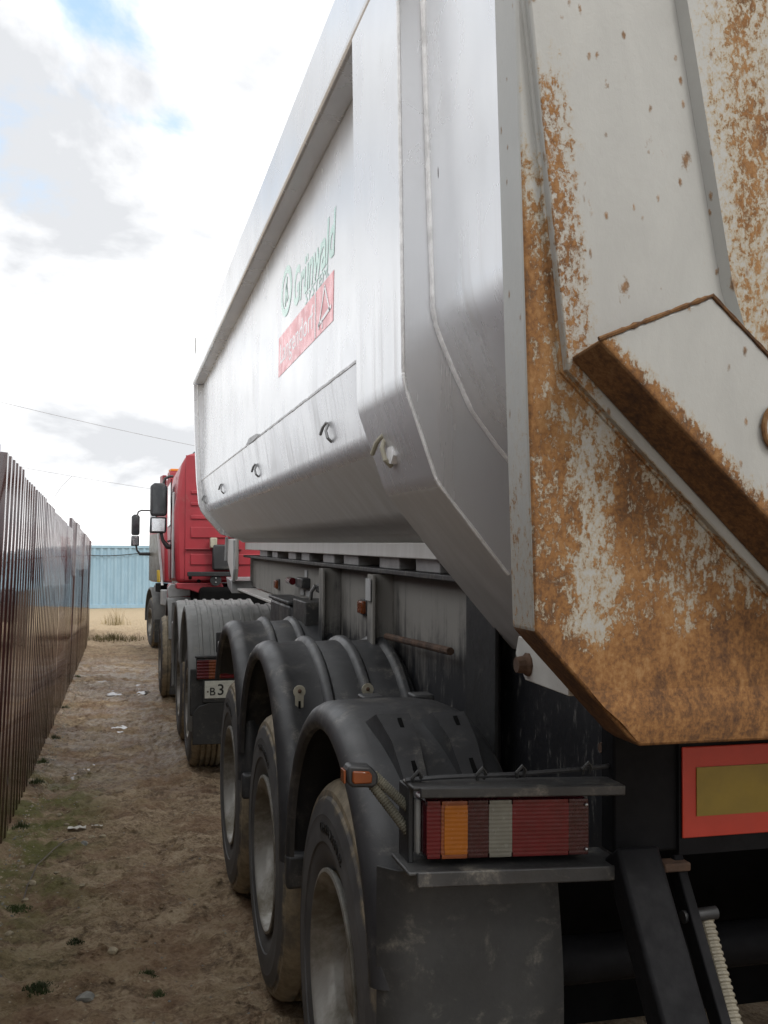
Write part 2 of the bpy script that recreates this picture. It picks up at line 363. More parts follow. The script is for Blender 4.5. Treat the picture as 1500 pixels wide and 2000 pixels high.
# ================================================================== geometry helpers
COL = scene.collection
class B:
    """collects shapes that become ONE mesh object"""
    def __init__(s): s.v = []; s.f = []; s.m = []
    def add(s, vs_, fs_, mi=0):
        o = len(s.v); s.v += [tuple(p) for p in vs_]
        for f_ in fs_: s.f.append(tuple(o + i for i in f_)); s.m.append(mi)
        return s
    def box(s, x0, x1, y0, y1, z0, z1, mi=0):
        return s.add([(x0, y0, z0), (x1, y0, z0), (x1, y1, z0), (x0, y1, z0), (x0, y0, z1), (x1, y0, z1), (x1, y1, z1), (x0, y1, z1)],
                     [(0, 3, 2, 1), (4, 5, 6, 7), (0, 1, 5, 4), (1, 2, 6, 5), (2, 3, 7, 6), (3, 0, 4, 7)], mi)
    def prism(s, poly, axis, a0, a1, mi=0, side_mi=None, cap=True):
        n = len(poly)
        def P(p, a): return {'y': (p[0], a, p[1]), 'x': (a, p[0], p[1]), 'z': (p[0], p[1], a)}[axis]
        o = len(s.v); s.v += [P(p, a0) for p in poly] + [P(p, a1) for p in poly]
        for i in range(n):
            j = (i + 1) % n; s.f.append((o + i, o + j, o + n + j, o + n + i))
            s.m.append(side_mi[i] if side_mi else mi)
        if cap:
            s.f.append(tuple(o + i for i in range(n - 1, -1, -1))); s.m.append(mi)
            s.f.append(tuple(o + n + i for i in range(n))); s.m.append(mi)
        return s
    def sheet(s, prof, ys, mi=0):
        """open skin: profile (x, z) swept along y"""
        k = len(prof); o = len(s.v)
        for y in ys: s.v += [(p[0], y, p[1]) for p in prof]
        for r in range(len(ys) - 1):
            for i in range(k - 1):
                a = o + r * k + i; s.f.append((a, a + 1, a + k + 1, a + k)); s.m.append(mi)
        return s
    def tube(s, path, r, n=8, mi=0, cap=True):
        path = [Vector(p) for p in path]; o = len(s.v); u = None
        for i, p in enumerate(path):
            t = (path[min(i + 1, len(path) - 1)] - path[max(i - 1, 0)]).normalized()
            if u is None: u = t.orthogonal().normalized()
            else: u = (u - t * u.dot(t)).normalized()
            w = t.cross(u); rr = r[i] if isinstance(r, (list, tuple)) else r
            s.v += [tuple(p + (u * math.cos(2 * math.pi * k / n) + w * math.sin(2 * math.pi * k / n)) * rr) for k in range(n)]
        for i in range(len(path) - 1):
            for k in range(n):
                a = o + i * n; b = a + n; j = (k + 1) % n
                s.f.append((a + k, a + j, b + j, b + k)); s.m.append(mi)
        if cap:
            s.f.append(tuple(o + k for k in range(n - 1, -1, -1))); s.m.append(mi)
            e = o + (len(path) - 1) * n; s.f.append(tuple(e + k for k in range(n))); s.m.append(mi)
        return s
    def lathe(s, prof, n=48, c=(0, 0, 0), mi=0, closed=False):
        """profile of (x, r) turned about the x axis through c"""
        o = len(s.v); k = len(prof)
        for a in range(n):
            t = 2 * math.pi * a / n
            s.v += [(c[0] + x, c[1] + r * math.cos(t), c[2] + r * math.sin(t)) for x, r in prof]
        for a in range(n):
            b_ = (a + 1) % n
            for i in range(k if closed else k - 1):
                j = (i + 1) % k
                s.f.append((o + a * k + i, o + a * k + j, o + b_ * k + j, o + b_ * k + i)); s.m.append(mi)
        return s
    def beam(s, p0, p1, w, h, up=(0, 0, 1), mi=0):
        p0, p1 = Vector(p0), Vector(p1); t = (p1 - p0).normalized(); sd_ = t.cross(Vector(up)).normalized(); u = sd_.cross(t)
        vs_ = []
        for p in (p0, p1):
            for a, b_ in ((-1, -1), (1, -1), (1, 1), (-1, 1)): vs_.append(p + sd_ * a * w / 2 + u * b_ * h / 2)
        return s.add(vs_, [(0, 1, 2, 3), (7, 6, 5, 4), (0, 4, 5, 1), (1, 5, 6, 2), (2, 6, 7, 3), (3, 7, 4, 0)], mi)
    def ball(s, c, r, seg=10, mi=0):
        prof = [(-r * math.cos(math.pi * i / (seg // 2 + 1)), max(1e-4, r * math.sin(math.pi * i / (seg // 2 + 1)))) for i in range(seg // 2 + 2)]
        return s.lathe(prof, seg, c, mi)
    def mesh(s, name, off=(0, 0, 0), smooth=True, angle=32, fix=True):
        me = bpy.data.meshes.new(name)
        me.from_pydata([(p[0] - off[0], p[1] - off[1], p[2] - off[2]) for p in s.v], [], s.f)
        for p, mi in zip(me.polygons, s.m): p.material_index = mi
        if fix:
            bm = bmesh.new(); bm.from_mesh(me); bmesh.ops.remove_doubles(bm, verts=bm.verts, dist=1e-5)
            bmesh.ops.recalc_face_normals(bm, faces=bm.faces); bm.to_mesh(me); bm.free()
        if smooth:
            me.polygons.foreach_set('use_smooth', [True] * len(me.polygons)); me.set_sharp_from_angle(angle=R(angle))
        return me
    def build(s, name, mat, parent=None, bevel=0., solid=0., seg=2, wn_=False, **k):
        off = ROOT.get(parent.name, (0, 0, 0)) if parent else (0, 0, 0)
        me = s.mesh(name, off, **k)
        for mm in (mat if isinstance(mat, (list, tuple)) else [mat]): me.materials.append(MATS[mm])
        o = bpy.data.objects.new(name, me); COL.objects.link(o)
        if parent: o.parent = parent; ROOT[o.name] = off
        if solid:
            md = o.modifiers.new('solid', 'SOLIDIFY'); md.thickness = abs(solid); md.offset = -1 if solid > 0 else 1
            es = o.modifiers.new('split', 'EDGE_SPLIT'); es.split_angle = R(max(k.get('angle', 32), 30)); es.use_edge_sharp = False
        if bevel:
            md = o.modifiers.new('bevel', 'BEVEL'); md.width = bevel; md.segments = seg; md.limit_method = 'ANGLE'; md.angle_limit = R(40)
        if wn_:
            md = o.modifiers.new('weighted', 'WEIGHTED_NORMAL'); md.keep_sharp = True; md.weight = 90
        return o
ROOT = {}
def tag(o, label=None, cat=None, group=None, kind=None):
    if label: o['label'] = label
    if cat: o['category'] = cat
    if group: o['group'] = group
    if kind: o['kind'] = kind
    return o
def empty(name, loc, label, cat, group=None, rot=(0, 0, 0)):
    o = bpy.data.objects.new(name, None); COL.objects.link(o); o.location = loc; o.rotation_euler = rot
    o.empty_display_size = .3; ROOT[o.name] = tuple(loc)
    return tag(o, label, cat, group)
def clone(o, parent, loc=None, rot=None, deep=True):
    c = o.copy(); COL.objects.link(c); c.parent = parent
    if loc is not None: c.location = loc
    if rot is not None: c.rotation_euler = rot
    ROOT[c.name] = ROOT.get(o.name, (0, 0, 0))
    if deep:
        for ch in list(o.children): clone(ch, c)
    return c
def text_mesh(body, size, shear=0., extrude=.00015, align='LEFT', bold=0.):
    cu = bpy.data.curves.new('lettering', 'FONT'); cu.body = body; cu.size = size; cu.shear = shear
    cu.extrude = extrude; cu.align_x = align; cu.resolution_u = 3; cu.offset = bold
    t = bpy.data.objects.new('lettering', cu); COL.objects.link(t)
    dg = bpy.context.evaluated_depsgraph_get(); dg.update()
    me = bpy.data.meshes.new_from_object(t.evaluated_get(dg))
    bpy.data.objects.remove(t); bpy.data.curves.remove(cu)
    return me
def lettering(body, size, M, mat, parent, width=None, height=None, **k):
    me = text_mesh(body, size, **k)
    xs = [v.co.x for v in me.vertices]; zs = [v.co.y for v in me.vertices]
    S = Matrix.Identity(4)
    me.transform(Matrix.Translation((-min(xs), -min(zs), 0)))
    if width: S[0][0] = width / (max(xs) - min(xs))
    if height: S[1][1] = height / (max(zs) - min(zs))
    off = ROOT.get(parent.name, (0, 0, 0))
    me.transform(Matrix.Translation([-q for q in off]) @ M @ S)
    me.materials.clear(); me.materials.append(MATS[mat])
    o = bpy.data.objects.new('lettering', me); COL.objects.link(o); o.parent = parent; ROOT[o.name] = off
    return o

# ================================================================== setting: ground
def steps(segs):
    out = [segs[0][0]]
    for a, b_, d in segs:
        n = max(1, round((b_ - a) / d)); out += [a + (b_ - a) * (i + 1) / n for i in range(n)]
    return out
gx = steps([(-600, -80, 130), (-80, -12, 17), (-12, -2, 2), (-2, -.9, .12), (-.9, .75, .015), (.75, 1.6, .06), (1.6, 4, .3), (4, 16, 3), (16, 80, 16), (80, 600, 130)])
gy = steps([(-600, -60, 135), (-60, -6, 9), (-6, 1.5, .8), (1.5, 3.2, .12), (3.2, 9, .018), (9, 16, .045), (16, 30, .12), (30, 46, .4), (46, 90, 6), (90, 700, 100)])
def gz(x, y):
    if abs(x) > 12 or y > 60 or y < -10: return 0.
    w = 1.0 if -.95 < x < .8 else .45
    z = .020 * noise.noise(Vector((x * 1.3, y * .8, 3.1)))
    if 1 < y < 34 and -1.1 < x < 1.7:
        z += w * .026 * noise.noise(Vector((x * 4.1, y * 3.3, 1.7)))
        z += w * .017 * (abs(noise.noise(Vector((x * 9, y * 7.5, 9.2)))) - .25) * 2
        z += w * .017 * noise.noise(Vector((x * 24, y * 21, 5.5))) + w * .006 * noise.noise(Vector((x * 55, y * 48, 2.5)))
        z += .05 * max(0, 1 - abs(x + .64) / .16) * (.6 + .6 * noise.noise(Vector((1.2, y * 1.4, 0))))   # soil banked against the fence
        rut = math.exp(-((x - .33 - .05 * math.sin(y * .9)) / .11) ** 2); z -= .018 * rut
    z += .10 * max(0, min(1, (y - 30) / 8)) * .5
    return z - .006
b = B()
b.v = [(x, y, gz(x, y)) for y in gy for x in gx]
nx = len(gx)
b.f = [(r * nx + i, r * nx + i + 1, (r + 1) * nx + i + 1, (r + 1) * nx + i) for r in range(len(gy) - 1) for i in range(nx - 1)]
b.m = [0] * len(b.f)
ground = b.build('ground', 'mud', angle=60, fix=False); tag(ground, kind='structure')

def puddle(cx, cy, rx, ry, pct, seed):
    """flat water sheet that only shows where the trodden ground dips below it"""
    rnd = random.Random(seed); n = 30; ph = [rnd.uniform(0, 6.28) for _ in range(3)]; pts = []
    for i in range(n):
        t = 2 * math.pi * i / n
        k = 1 + .22 * math.sin(2 * t + ph[0]) + .16 * math.sin(3 * t + ph[1]) + .10 * math.sin(5 * t + ph[2])
        pts.append((cx + rx * k * math.cos(t), cy + ry * k * math.sin(t)))
    hs = sorted(gz(cx + rx * rnd.uniform(-.8, .8), cy + ry * rnd.uniform(-.8, .8)) for _ in range(400)); z = hs[int(pct * 400)]
    o = B().prism(pts, 'z', z - .05, z).build('puddle', 'puddle_water', smooth=False); tag(o, kind='structure')
for i, (cx, cy, rx, ry, pct) in enumerate([(.0, 14.8, .45, .9, .20), (-.18, 10.9, .24, .45, .10), (-.12, 8.9, .28, .40, .05)]):
    puddle(cx, cy, rx, ry, pct, 30 + i)

# ================================================================== fence of brown profiled sheets
FX, LEAN = -.685, .026
fence = empty('metal_fence', (FX, 12.0, 0), 'tall dark brown fence of glossy profiled metal sheets along the muddy path', 'fence', rot=(0, LEAN, 0))
PITCH_F = .19
def sheet_mesh(hgt, seed, pitches=6):
    rnd = random.Random(seed); prof = []; d = .033
    for k in range(pitches):
        y = k * PITCH_F; j = rnd.uniform(-.006, .006)
        prof += [(0, y), (0, y + .055 + j), (d, y + .085 + j), (d + .0, y + .152 + j), (0, y + .182)]
    prof.append((0, pitches * PITCH_F + .012))
    bb = B(); k = len(prof); zs = [0, hgt * .33, hgt * .66, hgt]
    for z in zs:
        bb.v += [(p[0] + .004 * noise.noise(Vector((seed, p[1] * 2, z * 1.3))), p[1], z) for p in prof]
    for r_ in range(3):
        for i in range(k - 1):
            a = r_ * k + i; bb.f.append((a, a + 1, a + k + 1, a + k)); bb.m.append(0)
    return bb
SW = 6 * PITCH_F
y = -2.4; i = 0
while y < 22.2:
    hgt = 2.235 - .0165 * (y - 5.5) + random.uniform(-.006, .006)
    if y > 13.0: hgt = 2.265 - .010 * (y - 13.2) + random.uniform(-.008, .008)
    me = sheet_mesh(hgt, i).mesh('sheet', angle=15, fix=False); me.materials.append(MATS['brown_sheet'])
    o = bpy.data.objects.new('sheet', me); COL.objects.link(o); o.parent = fence
    o.location = (.004 * (i % 2), y - 12.0, .02); o.rotation_euler = (0, random.uniform(-.006, .006), random.uniform(-.006, .006))
    md = o.modifiers.new('solid', 'SOLIDIFY'); md.thickness = .0025
    y += SW; i += 1
for k in range(9):
    o = B().box(-.09, -.03, -.03, .03, -.1, 2.15).build('post', 'black_steel', bevel=.004); o.parent = fence; o.location = (0, -14.2 + k * 2.85, 0)
for z in (.45, 1.75):
    o = B().box(-.028, -.004, -14.4, 11.3, z, z + .05).build('rail', 'black_steel'); o.parent = fence
# lower end panel that closes the corner
fend = empty('end_panel', (-.72, 23.6, 0), 'low plain grey brown sheet panel at the far end of the fence', 'panel')
for k in range(4):
    me = sheet_mesh(2.05 - .01 * k, 90 + k).mesh('sheet', angle=15, fix=False); me.materials.append(MATS['brown_sheet'])
    o = bpy.data.objects.new('sheet', me); COL.objects.link(o); o.parent = fend; o.location = (-.02 * k, k * SW, 0)
    o.rotation_euler = (0, 0, .02); md = o.modifiers.new('solid', 'SOLIDIFY'); md.thickness = .0025

# ================================================================== blue container across the far end
CY = 42.6
cont = empty('shipping_container', (0, CY, 0), 'pale blue corrugated shipping container closing off the far end of the path', 'container')
x0, x1, z0, zt = -7.0, 5.2, .04, 2.56
bb = B(); prof = []; x = x0 + .12
while x < x1 - .2:
    prof += [(x, 0), (x + .07, 0), (x + .125, .05), (x + .205, .05), (x + .278, 0)]; x += .278
k = len(prof)
for z in (z0 + .14, zt - .10): bb.v += [(p[0], CY + p[1], z) for p in prof]
bb.f = [(a, a + 1, a + k + 1, a + k) for a in range(k - 1)]; bb.m = [0] * (k - 1)
bb.build('front_wall', 'container_blue', cont, solid=.003, angle=15, fix=False)
B().box(x0, x1, CY - .015, CY + .10, zt - .11, zt).build('top_rail', 'container_blue', cont, bevel=.006)
B().box(x0, x1, CY - .015, CY + .10, z0, z0 + .15).build('bottom_rail', 'container_blue', cont, bevel=.006)
for xx in (x0, x1 - .14): B().box(xx, xx + .14, CY - .018, CY + .14, z0 + .003, zt + .003).build('corner_post', 'container_blue', cont, bevel=.008)
B().box(x0 + .01, x1 - .01, CY + .105, CY + 2.43, z0 + .02, zt - .03).build('box_shell', 'container_blue', cont)
pts = []
for i in range(31):
    t = i / 30; xx = -6 + 10.5 * t
    pts.append((xx, CY - .05, 2.30 - .18 * math.sin(math.pi * ((t * 3.1) % 1)) * .8 + .05 * math.sin(t * 7)))
tag(B().tube(pts, .016, 6).build('cable', 'letter_black'), 'dark cable drooping across the top of the blue container', 'cable')

# overhead lines
def hang(zc, sl, xc): return [(x_, 30.0, zc - sl * (x_ - xc) + .004 * (x_ - xc) ** 2) for x_ in [-17 + 41 * i / 30 for i in range(31)]]
tag(B().tube(hang(6.255, .221, -3.3), .006, 5).build('overhead_wire', 'wire_dark'), 'thin upper wire strung across the cloudy sky above the fence', 'wire', 'overhead wires')
tag(B().tube(hang(4.54, .17, -3.27), .005, 5).build('overhead_wire', 'wire_dark'), 'thin lower wire crossing the sky just above the fence top', 'wire', 'overhead wires')
tag(B().tube([(-1.36, 30.0, 4.225), (-1.65, 30.0, 3.9), (-1.98, 30.0, 3.35), (-2.6, 30.0, 2.2)], .006, 5).build('tie_wire', 'wire_dark'), 'slack tie wire slanting down from the lower overhead wire', 'wire')
for xx, zz, lab in ((-17, 10.6, 'wooden utility pole beyond the fence on the left'), (24, 4.6, 'wooden utility pole across the yard on the right')):
    p = empty('utility_pole', (xx, 30.4, 0), lab, 'pole', 'utility poles')
    B().tube([(xx, 30.4, -.2), (xx, 30.4, zz)], [.16, .11], 12).build('post', 'pole_wood', p)
    B().box(xx - .6, xx + .6, 30.30, 30.40, zz - .5, zz - .38).build('cross_arm', 'pole_wood', p, bevel=.01)

# ================================================================== tipper semi-trailer (its own frame: nose pitched up a little)
TP = R(1.3846)
XC = 1.80                                  # centre line
trailer = empty('tipper_trailer', (XC, 2.8, 0), 'silver three-axle tipper trailer with a rusty tailgate standing on the mud', 'trailer', rot=(TP, 0, 0))
def zl(y, z): return z - (y - 2.8) * math.sin(TP)          # level height -> trailer frame
def mir(poly): return [(2 * XC - p[0], p[1]) for p in poly]
YF = 8.95                                                   # front of the body

# ---- body skin
upper = [(.668, 3.075), (.670, 2.6), (.670, 2.225)]
def bends(pts, r):
    """polyline with each inner corner replaced by a short rolled bend"""
    out = [pts[0]]
    for a, c_, d_ in zip(pts, pts[1:], pts[2:]):
        A, C_, D = Vector(a), Vector(c_), Vector(d_); u = (A - C_).normalized() * r; w = (D - C_).normalized() * r
        for t in (0, .25, .5, .75, 1.): out.append(tuple((C_ + u) * (1 - t) ** 2 + C_ * 2 * t * (1 - t) + (C_ + w) * t * t))
    return out + [pts[-1]]
lower = bends([(.6645, 2.240), (.704, 2.000), (.880, 1.790), (.97, 1.748)], .035)
ys = [1.78 + (YF - 1.78) * i / 14 for i in range(15)]
ysm = [2.66 + (YF - .02 - 2.66) * i / 14 for i in range(15)]
side = B().sheet(upper, ysm).build('side_wall', 'silver_paint', trailer, solid=.004, fix=False)
low = B().sheet(lower, ysm).build('lower_wall', ['silver_paint', 'silver_dusty'], trailer, solid=.004, angle=50, fix=False, wn_=True)
for p in low.data.polygons:
    cz = sum(low.data.vertices[i].co.z for i in p.vertices) / len(p.vertices)
    p.material_index = 1 if cz < 1.93 else 0
B().sheet(mir(upper)[::-1] , ys).build('side_wall', 'silver_paint', trailer, solid=.004, fix=False)
B().sheet(mir(lower)[::-1], ys).build('lower_wall', 'silver_dusty', trailer, solid=.004, angle=50, fix=False)
# weld along the lap of the two plates, uneven
pts = [(.6635, yy, 2.2425 + .0015 * noise.noise(Vector((yy * 9, 0, 0)))) for yy in [2.66 + (YF - .05 - 2.66) * i / 160 for i in range(161)]]
B().tube(pts, [.0072 + .0018 * noise.noise(Vector((p[1] * 14, 3, 0))) for p in pts], 6).build('weld_seam', 'weld_bead', side)
# short dented patch torn in the lap
B().prism([(5.05, 2.243), (5.2, 2.262), (5.5, 2.268), (5.62, 2.246), (5.4, 2.236)], 'x', .655, .660).build('dent', 'grey_metal', side)
# floor, front wall, floor frame
B().prism([(.97, 1.749), (1.02, 1.716), (2.58, 1.716), (2.63, 1.749), (2.6, 1.76), (1.0, 1.76)], 'y', 1.80, YF - .05).build('floor_plate', 'silver_dusty', trailer)
B().prism([(.70, 3.06), (.69, 2.2), (.74, 1.98), (.93, 1.78), (2.67, 1.78), (2.86, 1.98), (2.91, 2.2), (2.90, 3.06)], 'y', YF - .06, YF - .045).build('front_wall', 'silver_paint', trailer)
for s_, X0 in ((1, .975), (-1, 2 * XC - .975)):
    B().box(min(X0, X0 + s_ * .10), max(X0, X0 + s_ * .10), 2.3, 8.35, 1.658, 1.714).build('floor_beam', 'silver_dusty', trailer, bevel=.004)
# ---- top rails
for s_ in (0, 1):
    pr = [(.580, 3.075), (.592, 3.062), (.665, 3.056), (.685, 3.075), (.685, 3.300), (.60, 3.306), (.580, 3.29)]
    if s_: pr = mir(pr)
    rl = B().prism(pr, 'y', 1.70, YF).build('top_rail', 'silver_paint', trailer, bevel=.006)
    if not s_:
        B().tube([(.672, yy, 3.056) for yy in ysm], .006, 6).build('weld_seam', 'weld_bead', rl)
B().box(.70, 2.90, YF - .10, YF - .015, 3.08, 3.30).build('front_rail', 'silver_paint', trailer, bevel=.006)
B().tube([(.60, YF - .03, 3.30), (.60, YF - .03, 3.47)], .007, 8).build('marker_rod', 'steel', trailer)
# ---- rear bolster (box pillar) left and right
po = bends([(.580, 3.054), (.600, 2.066), (.679, 1.845), (.835, 1.655), (.980, 1.488), (1.04, 1.425)], .022)
pi_ = [(1.17, 1.425), (1.17, 1.70), (1.05, 1.76), (.95, 1.86), (.86, 1.95), (.79, 2.05), (.72, 2.18), (.695, 2.30), (.668, 3.054)]
def pmi(n, cut):   # dusty below the second bend
    return [1 if po[min(i, len(po) - 1)][1] < cut else 0 for i in range(n)]
for s_ in (0, 1):
    pr = po + pi_
    if s_: pr = mir(pr)
    pl = B().prism(pr, 'y', 2.205, 2.672, 0, pmi(len(pr), 1.84)).build('rear_pillar', ['silver_paint', 'silver_dusty'], trailer, angle=40, wn_=True)
    if not s_:
        rp = [(x - .001, 2.206, z) for x, z in po[:16]]; fine = []
        for a, b_ in zip(rp, rp[1:]):
            for t in range(4): fine.append(tuple(a[i] + (b_[i] - a[i]) * t / 4 for i in range(3)))
        B().tube(fine, [.0045 + .0012 * noise.noise(Vector((i * .7, 1, 2))) for i in range(len(fine))], 6).build('weld_seam', 'weld_bead', pl)
# ---- body end between pillar and tailgate
re_ = [(.634, 3.055), (.642, 2.924), (.656, 2.55), (.669, 2.234), (.676, 2.195), (.690, 2.158), (.72, 2.09), (.76, 2.009), (.821, 1.931), (.91, 1.83), (1.0, 1.735), (1.06, 1.66), (1.06, 1.48)]
for s_ in (0, 1):
    pr = mir(re_)[::-1] if s_ else re_
    bw = B().sheet(pr, [1.752, 1.9, 2.05, 2.203]).build('rear_wall', ['silver_paint', 'silver_dusty'], trailer, solid=.004, angle=12, fix=False)
    for p in bw.data.polygons:
        if sum(bw.data.vertices[i].co.z for i in p.vertices) / len(p.vertices) < 1.70: p.material_index = 1
    if not s_:
        fine = []
        for a, b_ in zip(re_[:11], re_[1:11]):
            for t in range(5): fine.append((a[0] + (b_[0] - a[0]) * t / 5 - .002, 2.198, a[1] + (b_[1] - a[1]) * t / 5))
        B().tube(fine, [.0095 + .002 * noise.noise(Vector((i * .55, 7, 2))) for i in range(len(fine))], 8).build('weld_seam', 'weld_bead', bw)
# ---- front post flush with the rail
fo = [(.584, 3.054), (.60, 2.6), (.62, 2.25), (.640, 2.05), (.66, 1.985), (.70, 1.93), (.78, 1.84), (.83, 1.785), (.90, 1.765), (.98, 1.742)]
for s_ in (0, 1):
    pr = fo + [(1.0, 1.76), (.90, 1.80), (.76, 1.96), (.70, 2.06), (.68, 2.24), (.676, 3.054)]
    if s_: pr = mir(pr)
    fp = B().prism(pr, 'y', YF - .11, YF).build('front_post', 'silver_paint', trailer, angle=30)
    if not s_: B().tube([(x + .03, YF - .112, z) for x, z in fo[:5]], .005, 6).build('weld_seam', 'weld_bead', fp)
# sheet lashing hooks on the lower wall and pillar
def hook(px, py, pz, s=1.):
    bb = B()
    bb.tube([(px + .006, py, pz), (px - .018 * s, py, pz + .006), (px - .026 * s, py + .02 * s, pz - .008), (px - .03 * s, py + .05 * s, pz - .035 * s)], .0065 * s, 8)
    bb.tube([(px - .010 * s, py, pz), (px - .02 * s, py - .012 * s, pz - .025 * s), (px - .014 * s, py - .02 * s, pz - .055 * s), (px + .004, py - .012 * s, pz - .07 * s)], .0065 * s, 8)
    return bb
for px, py, pz in ((.686, 3.457, 2.113), (.686, 5.36, 2.113), (.686, 7.22, 2.113), (.686, 8.72, 2.10)):
    hook(px, py, pz, .85).build('rope_hook', 'grey_metal', trailer)
ph = hook(.648, 2.52, 1.972, 1.0).build('rope_hook', 'cream_bracket', trailer)
B().prism([(2.455, 1.925), (2.475, 1.905), (2.505, 1.91), (2.52, 1.935), (2.512, 1.965), (2.485, 1.972), (2.462, 1.955)], 'x', .642, .668).build('weld_pad', 'weld_bead', ph)

# ---- painted signs on the side wall
DX = .6655
def dq(y0, y1, z0, z1, d=.0): return B().box(DX - d - .0012, DX - d, y0, y1, z0, z1)
sign = B().prism([(4.52, 2.440), (3.318, 2.440), (3.310, 2.606), (4.515, 2.612)], 'x', DX - .0008, DX).build('red_sign', 'decal_red', side, smooth=False)
Mside = Matrix(((0, 0, -1, 0), (-1, 0, 0, 0), (0, 1, 0, 0), (0, 0, 0, 1)))      # text x -> -y, text y -> z, faces -x
def at_side(y, z, d=.0010): return Matrix.Translation((DX - d, y, z)) @ Mside
lettering('Langendorf', .13, at_side(4.47, 2.462), 'letter_white', side, width=.80, height=.115)
dq(3.625, 3.640, 2.442, 2.606, .001).build('sign_divider', 'letter_white', side, smooth=False)
lg = B()
for (ya, za), (yb, zb) in (((3.57, 2.462), (3.46, 2.59)), ((3.46, 2.59), (3.37, 2.485)), ((3.58, 2.475), (3.345, 2.495)), ((3.50, 2.48), (3.50, 2.452))):
    lg.beam((DX - .0016, ya, za), (DX - .0016, yb, zb), .0012, .013, (0, 0, 1) if abs(za - zb) < abs(ya - yb) else (0, 1, 0))
lg.build('sign_emblem', 'letter_white', side, smooth=False)
lettering('Grünwald', .16, at_side(4.12, 2.655), 'letter_green', side, width=.84, height=.155, shear=.2, bold=.004)
lettering('SYSTEM.', .05, at_side(3.86, 2.612), 'letter_green', side, width=.46, height=.040, shear=.25)
em = B(); n = 40; o0 = len(em.v)
for rr in (1., .70):
    for i in range(n):
        t = 2 * math.pi * i / n; em.v.append((DX - .0014, 4.31 + .145 * rr * math.cos(t), 2.775 + .105 * rr * math.sin(t)))
for i in range(n): em.f.append((i, (i + 1) % n, n + (i + 1) % n, n + i)); em.m.append(0)
em.beam((DX - .0014, 4.35, 2.72), (DX - .0014, 4.30, 2.835), .001, .035, (0, 1, 0)); em.beam((DX - .0014, 4.28, 2.73), (DX - .0014, 4.31, 2.80), .001, .03, (0, 1, 0))
em.build('sign_oval', 'letter_green', side, smooth=False)

# ---- tailgate
tg_o = [(.617, 3.29), (.6745, 1.562), (.690, 1.545), (.850, 1.376), (.872, 1.362)]
tg_full = tg_o + mir(tg_o)[::-1]
sm = [1, 2, 2, 2, 2, 2, 2, 2, 1, 1]     # per edge: left flange light, underside solid rust
tail = B().prism(tg_full, 'y', 1.648, 1.75, 0, sm).build('tailgate', ['rust_rim', 'rust_flange', 'rust_solid'], trailer, bevel=.006)
# turned-in bottom lip
lipr = [(.777, 1.6475, 1.460), (.800, 1.6405, 1.432), (.832, 1.6400, 1.405), (.866, 1.6475, 1.370)]
bb = B(); bb.v = lipr + [(2 * XC - x_, y_, z_) for x_, y_, z_ in lipr]
for i in range(3): bb.f.append((i, i + 1, 5 + i, 4 + i)); bb.m.append(0)
bb.build('bottom_lip', 'rust_rim', tail, angle=60, fix=False)
pa = [(.628, 3.20), (.655, 2.62), (.724, 2.004), (1.30, 1.452)]
pa_f = pa + mir(pa)[::-1]
B().prism(pa_f, 'y', 1.624, 1.649, 0, [1, 1, 1, 1, 1, 1, 1, 1]).build('raised_panel', ['rust_panel', 'rust_edge'], tail, bevel=.004)
# thin bead welded round the raised panel
fine = []
for a, b_ in zip(pa, pa[1:]):
    for t in range(24): fine.append((a[0] + (b_[0] - a[0]) * t / 24 - .001, 1.647, a[1] + (b_[1] - a[1]) * t / 24))
B().tube(fine, [.0055 + .0025 * noise.noise(Vector((i * .5, 4, 1))) for i in range(len(fine))], 6).build('weld_seam', 'rust_rim', tail)
ce = [(.885, 3.10), (.927, 2.66), (1.015, 2.162), (1.06, 2.02), (1.40, 1.72)]
bb = B(); k = len(ce); full = ce + mir(ce)[::-1]; ins = [(x + (.010 if x < XC else -.010), z) for x, z in full]
bb.v = [(x, 1.6235, z) for x, z in full] + [(x, 1.602, z) for x, z in ins]; n = len(full)
for i in range(n): j = (i + 1) % n; bb.f.append((i, j, n + j, n + i)); bb.m.append(1)
bb.f.append(tuple(range(n, 2 * n))); bb.m.append(0)
bb.build('centre_panel', ['rust_blotch', 'rust_panel'], tail, angle=20)
for s_ in (0, 1):
    rb = [(.735, 2.036), (.940, 2.120), (1.52, 1.605), (1.40, 1.425)]
    rk = [(.727, 2.022), (.940, 2.120), (1.53, 1.595), (1.385, 1.392)]      # foot of the box section, wider than its face
    if s_: rb = mir(rb); rk = mir(rk)
    bb = B(); bb.v = [(x_, 1.530, z_) for x_, z_ in rb] + [(x_, 1.6238, z_) for x_, z_ in rk]
    for i in range(4): j = (i + 1) % 4; bb.f.append((i, j, 4 + j, 4 + i)); bb.m.append((1, 0, 2, 2)[i])
    bb.f += [(3, 2, 1, 0), (4, 5, 6, 7)]; bb.m += [0, 0]
    bb.build('stiffener', ['rust_rib', 'rust_rim', 'rust_solid'], tail, bevel=.006)
ring = [(1.053 + .022 * math.cos(t), 1.524, 1.905 + .034 * math.sin(t)) for t in [2 * math.pi * i / 20 for i in range(21)]]
B().tube(ring, .005, 8).build('lashing_ring', 'rust_solid', tail)
# rust-lined weld on top of the stiffener
fine = [(.735 + .205 * t / 30, 1.530, 2.037 + .0835 * t / 30) for t in range(31)] + [(.94 + .58 * t / 60, 1.530, 2.120 - .515 * t / 60) for t in range(1, 61)]
B().tube(fine, [.004 + .0025 * noise.noise(Vector((i * .6, 8, 1))) for i in range(len(fine))], 6).build('weld_seam', 'rust_solid', tail)
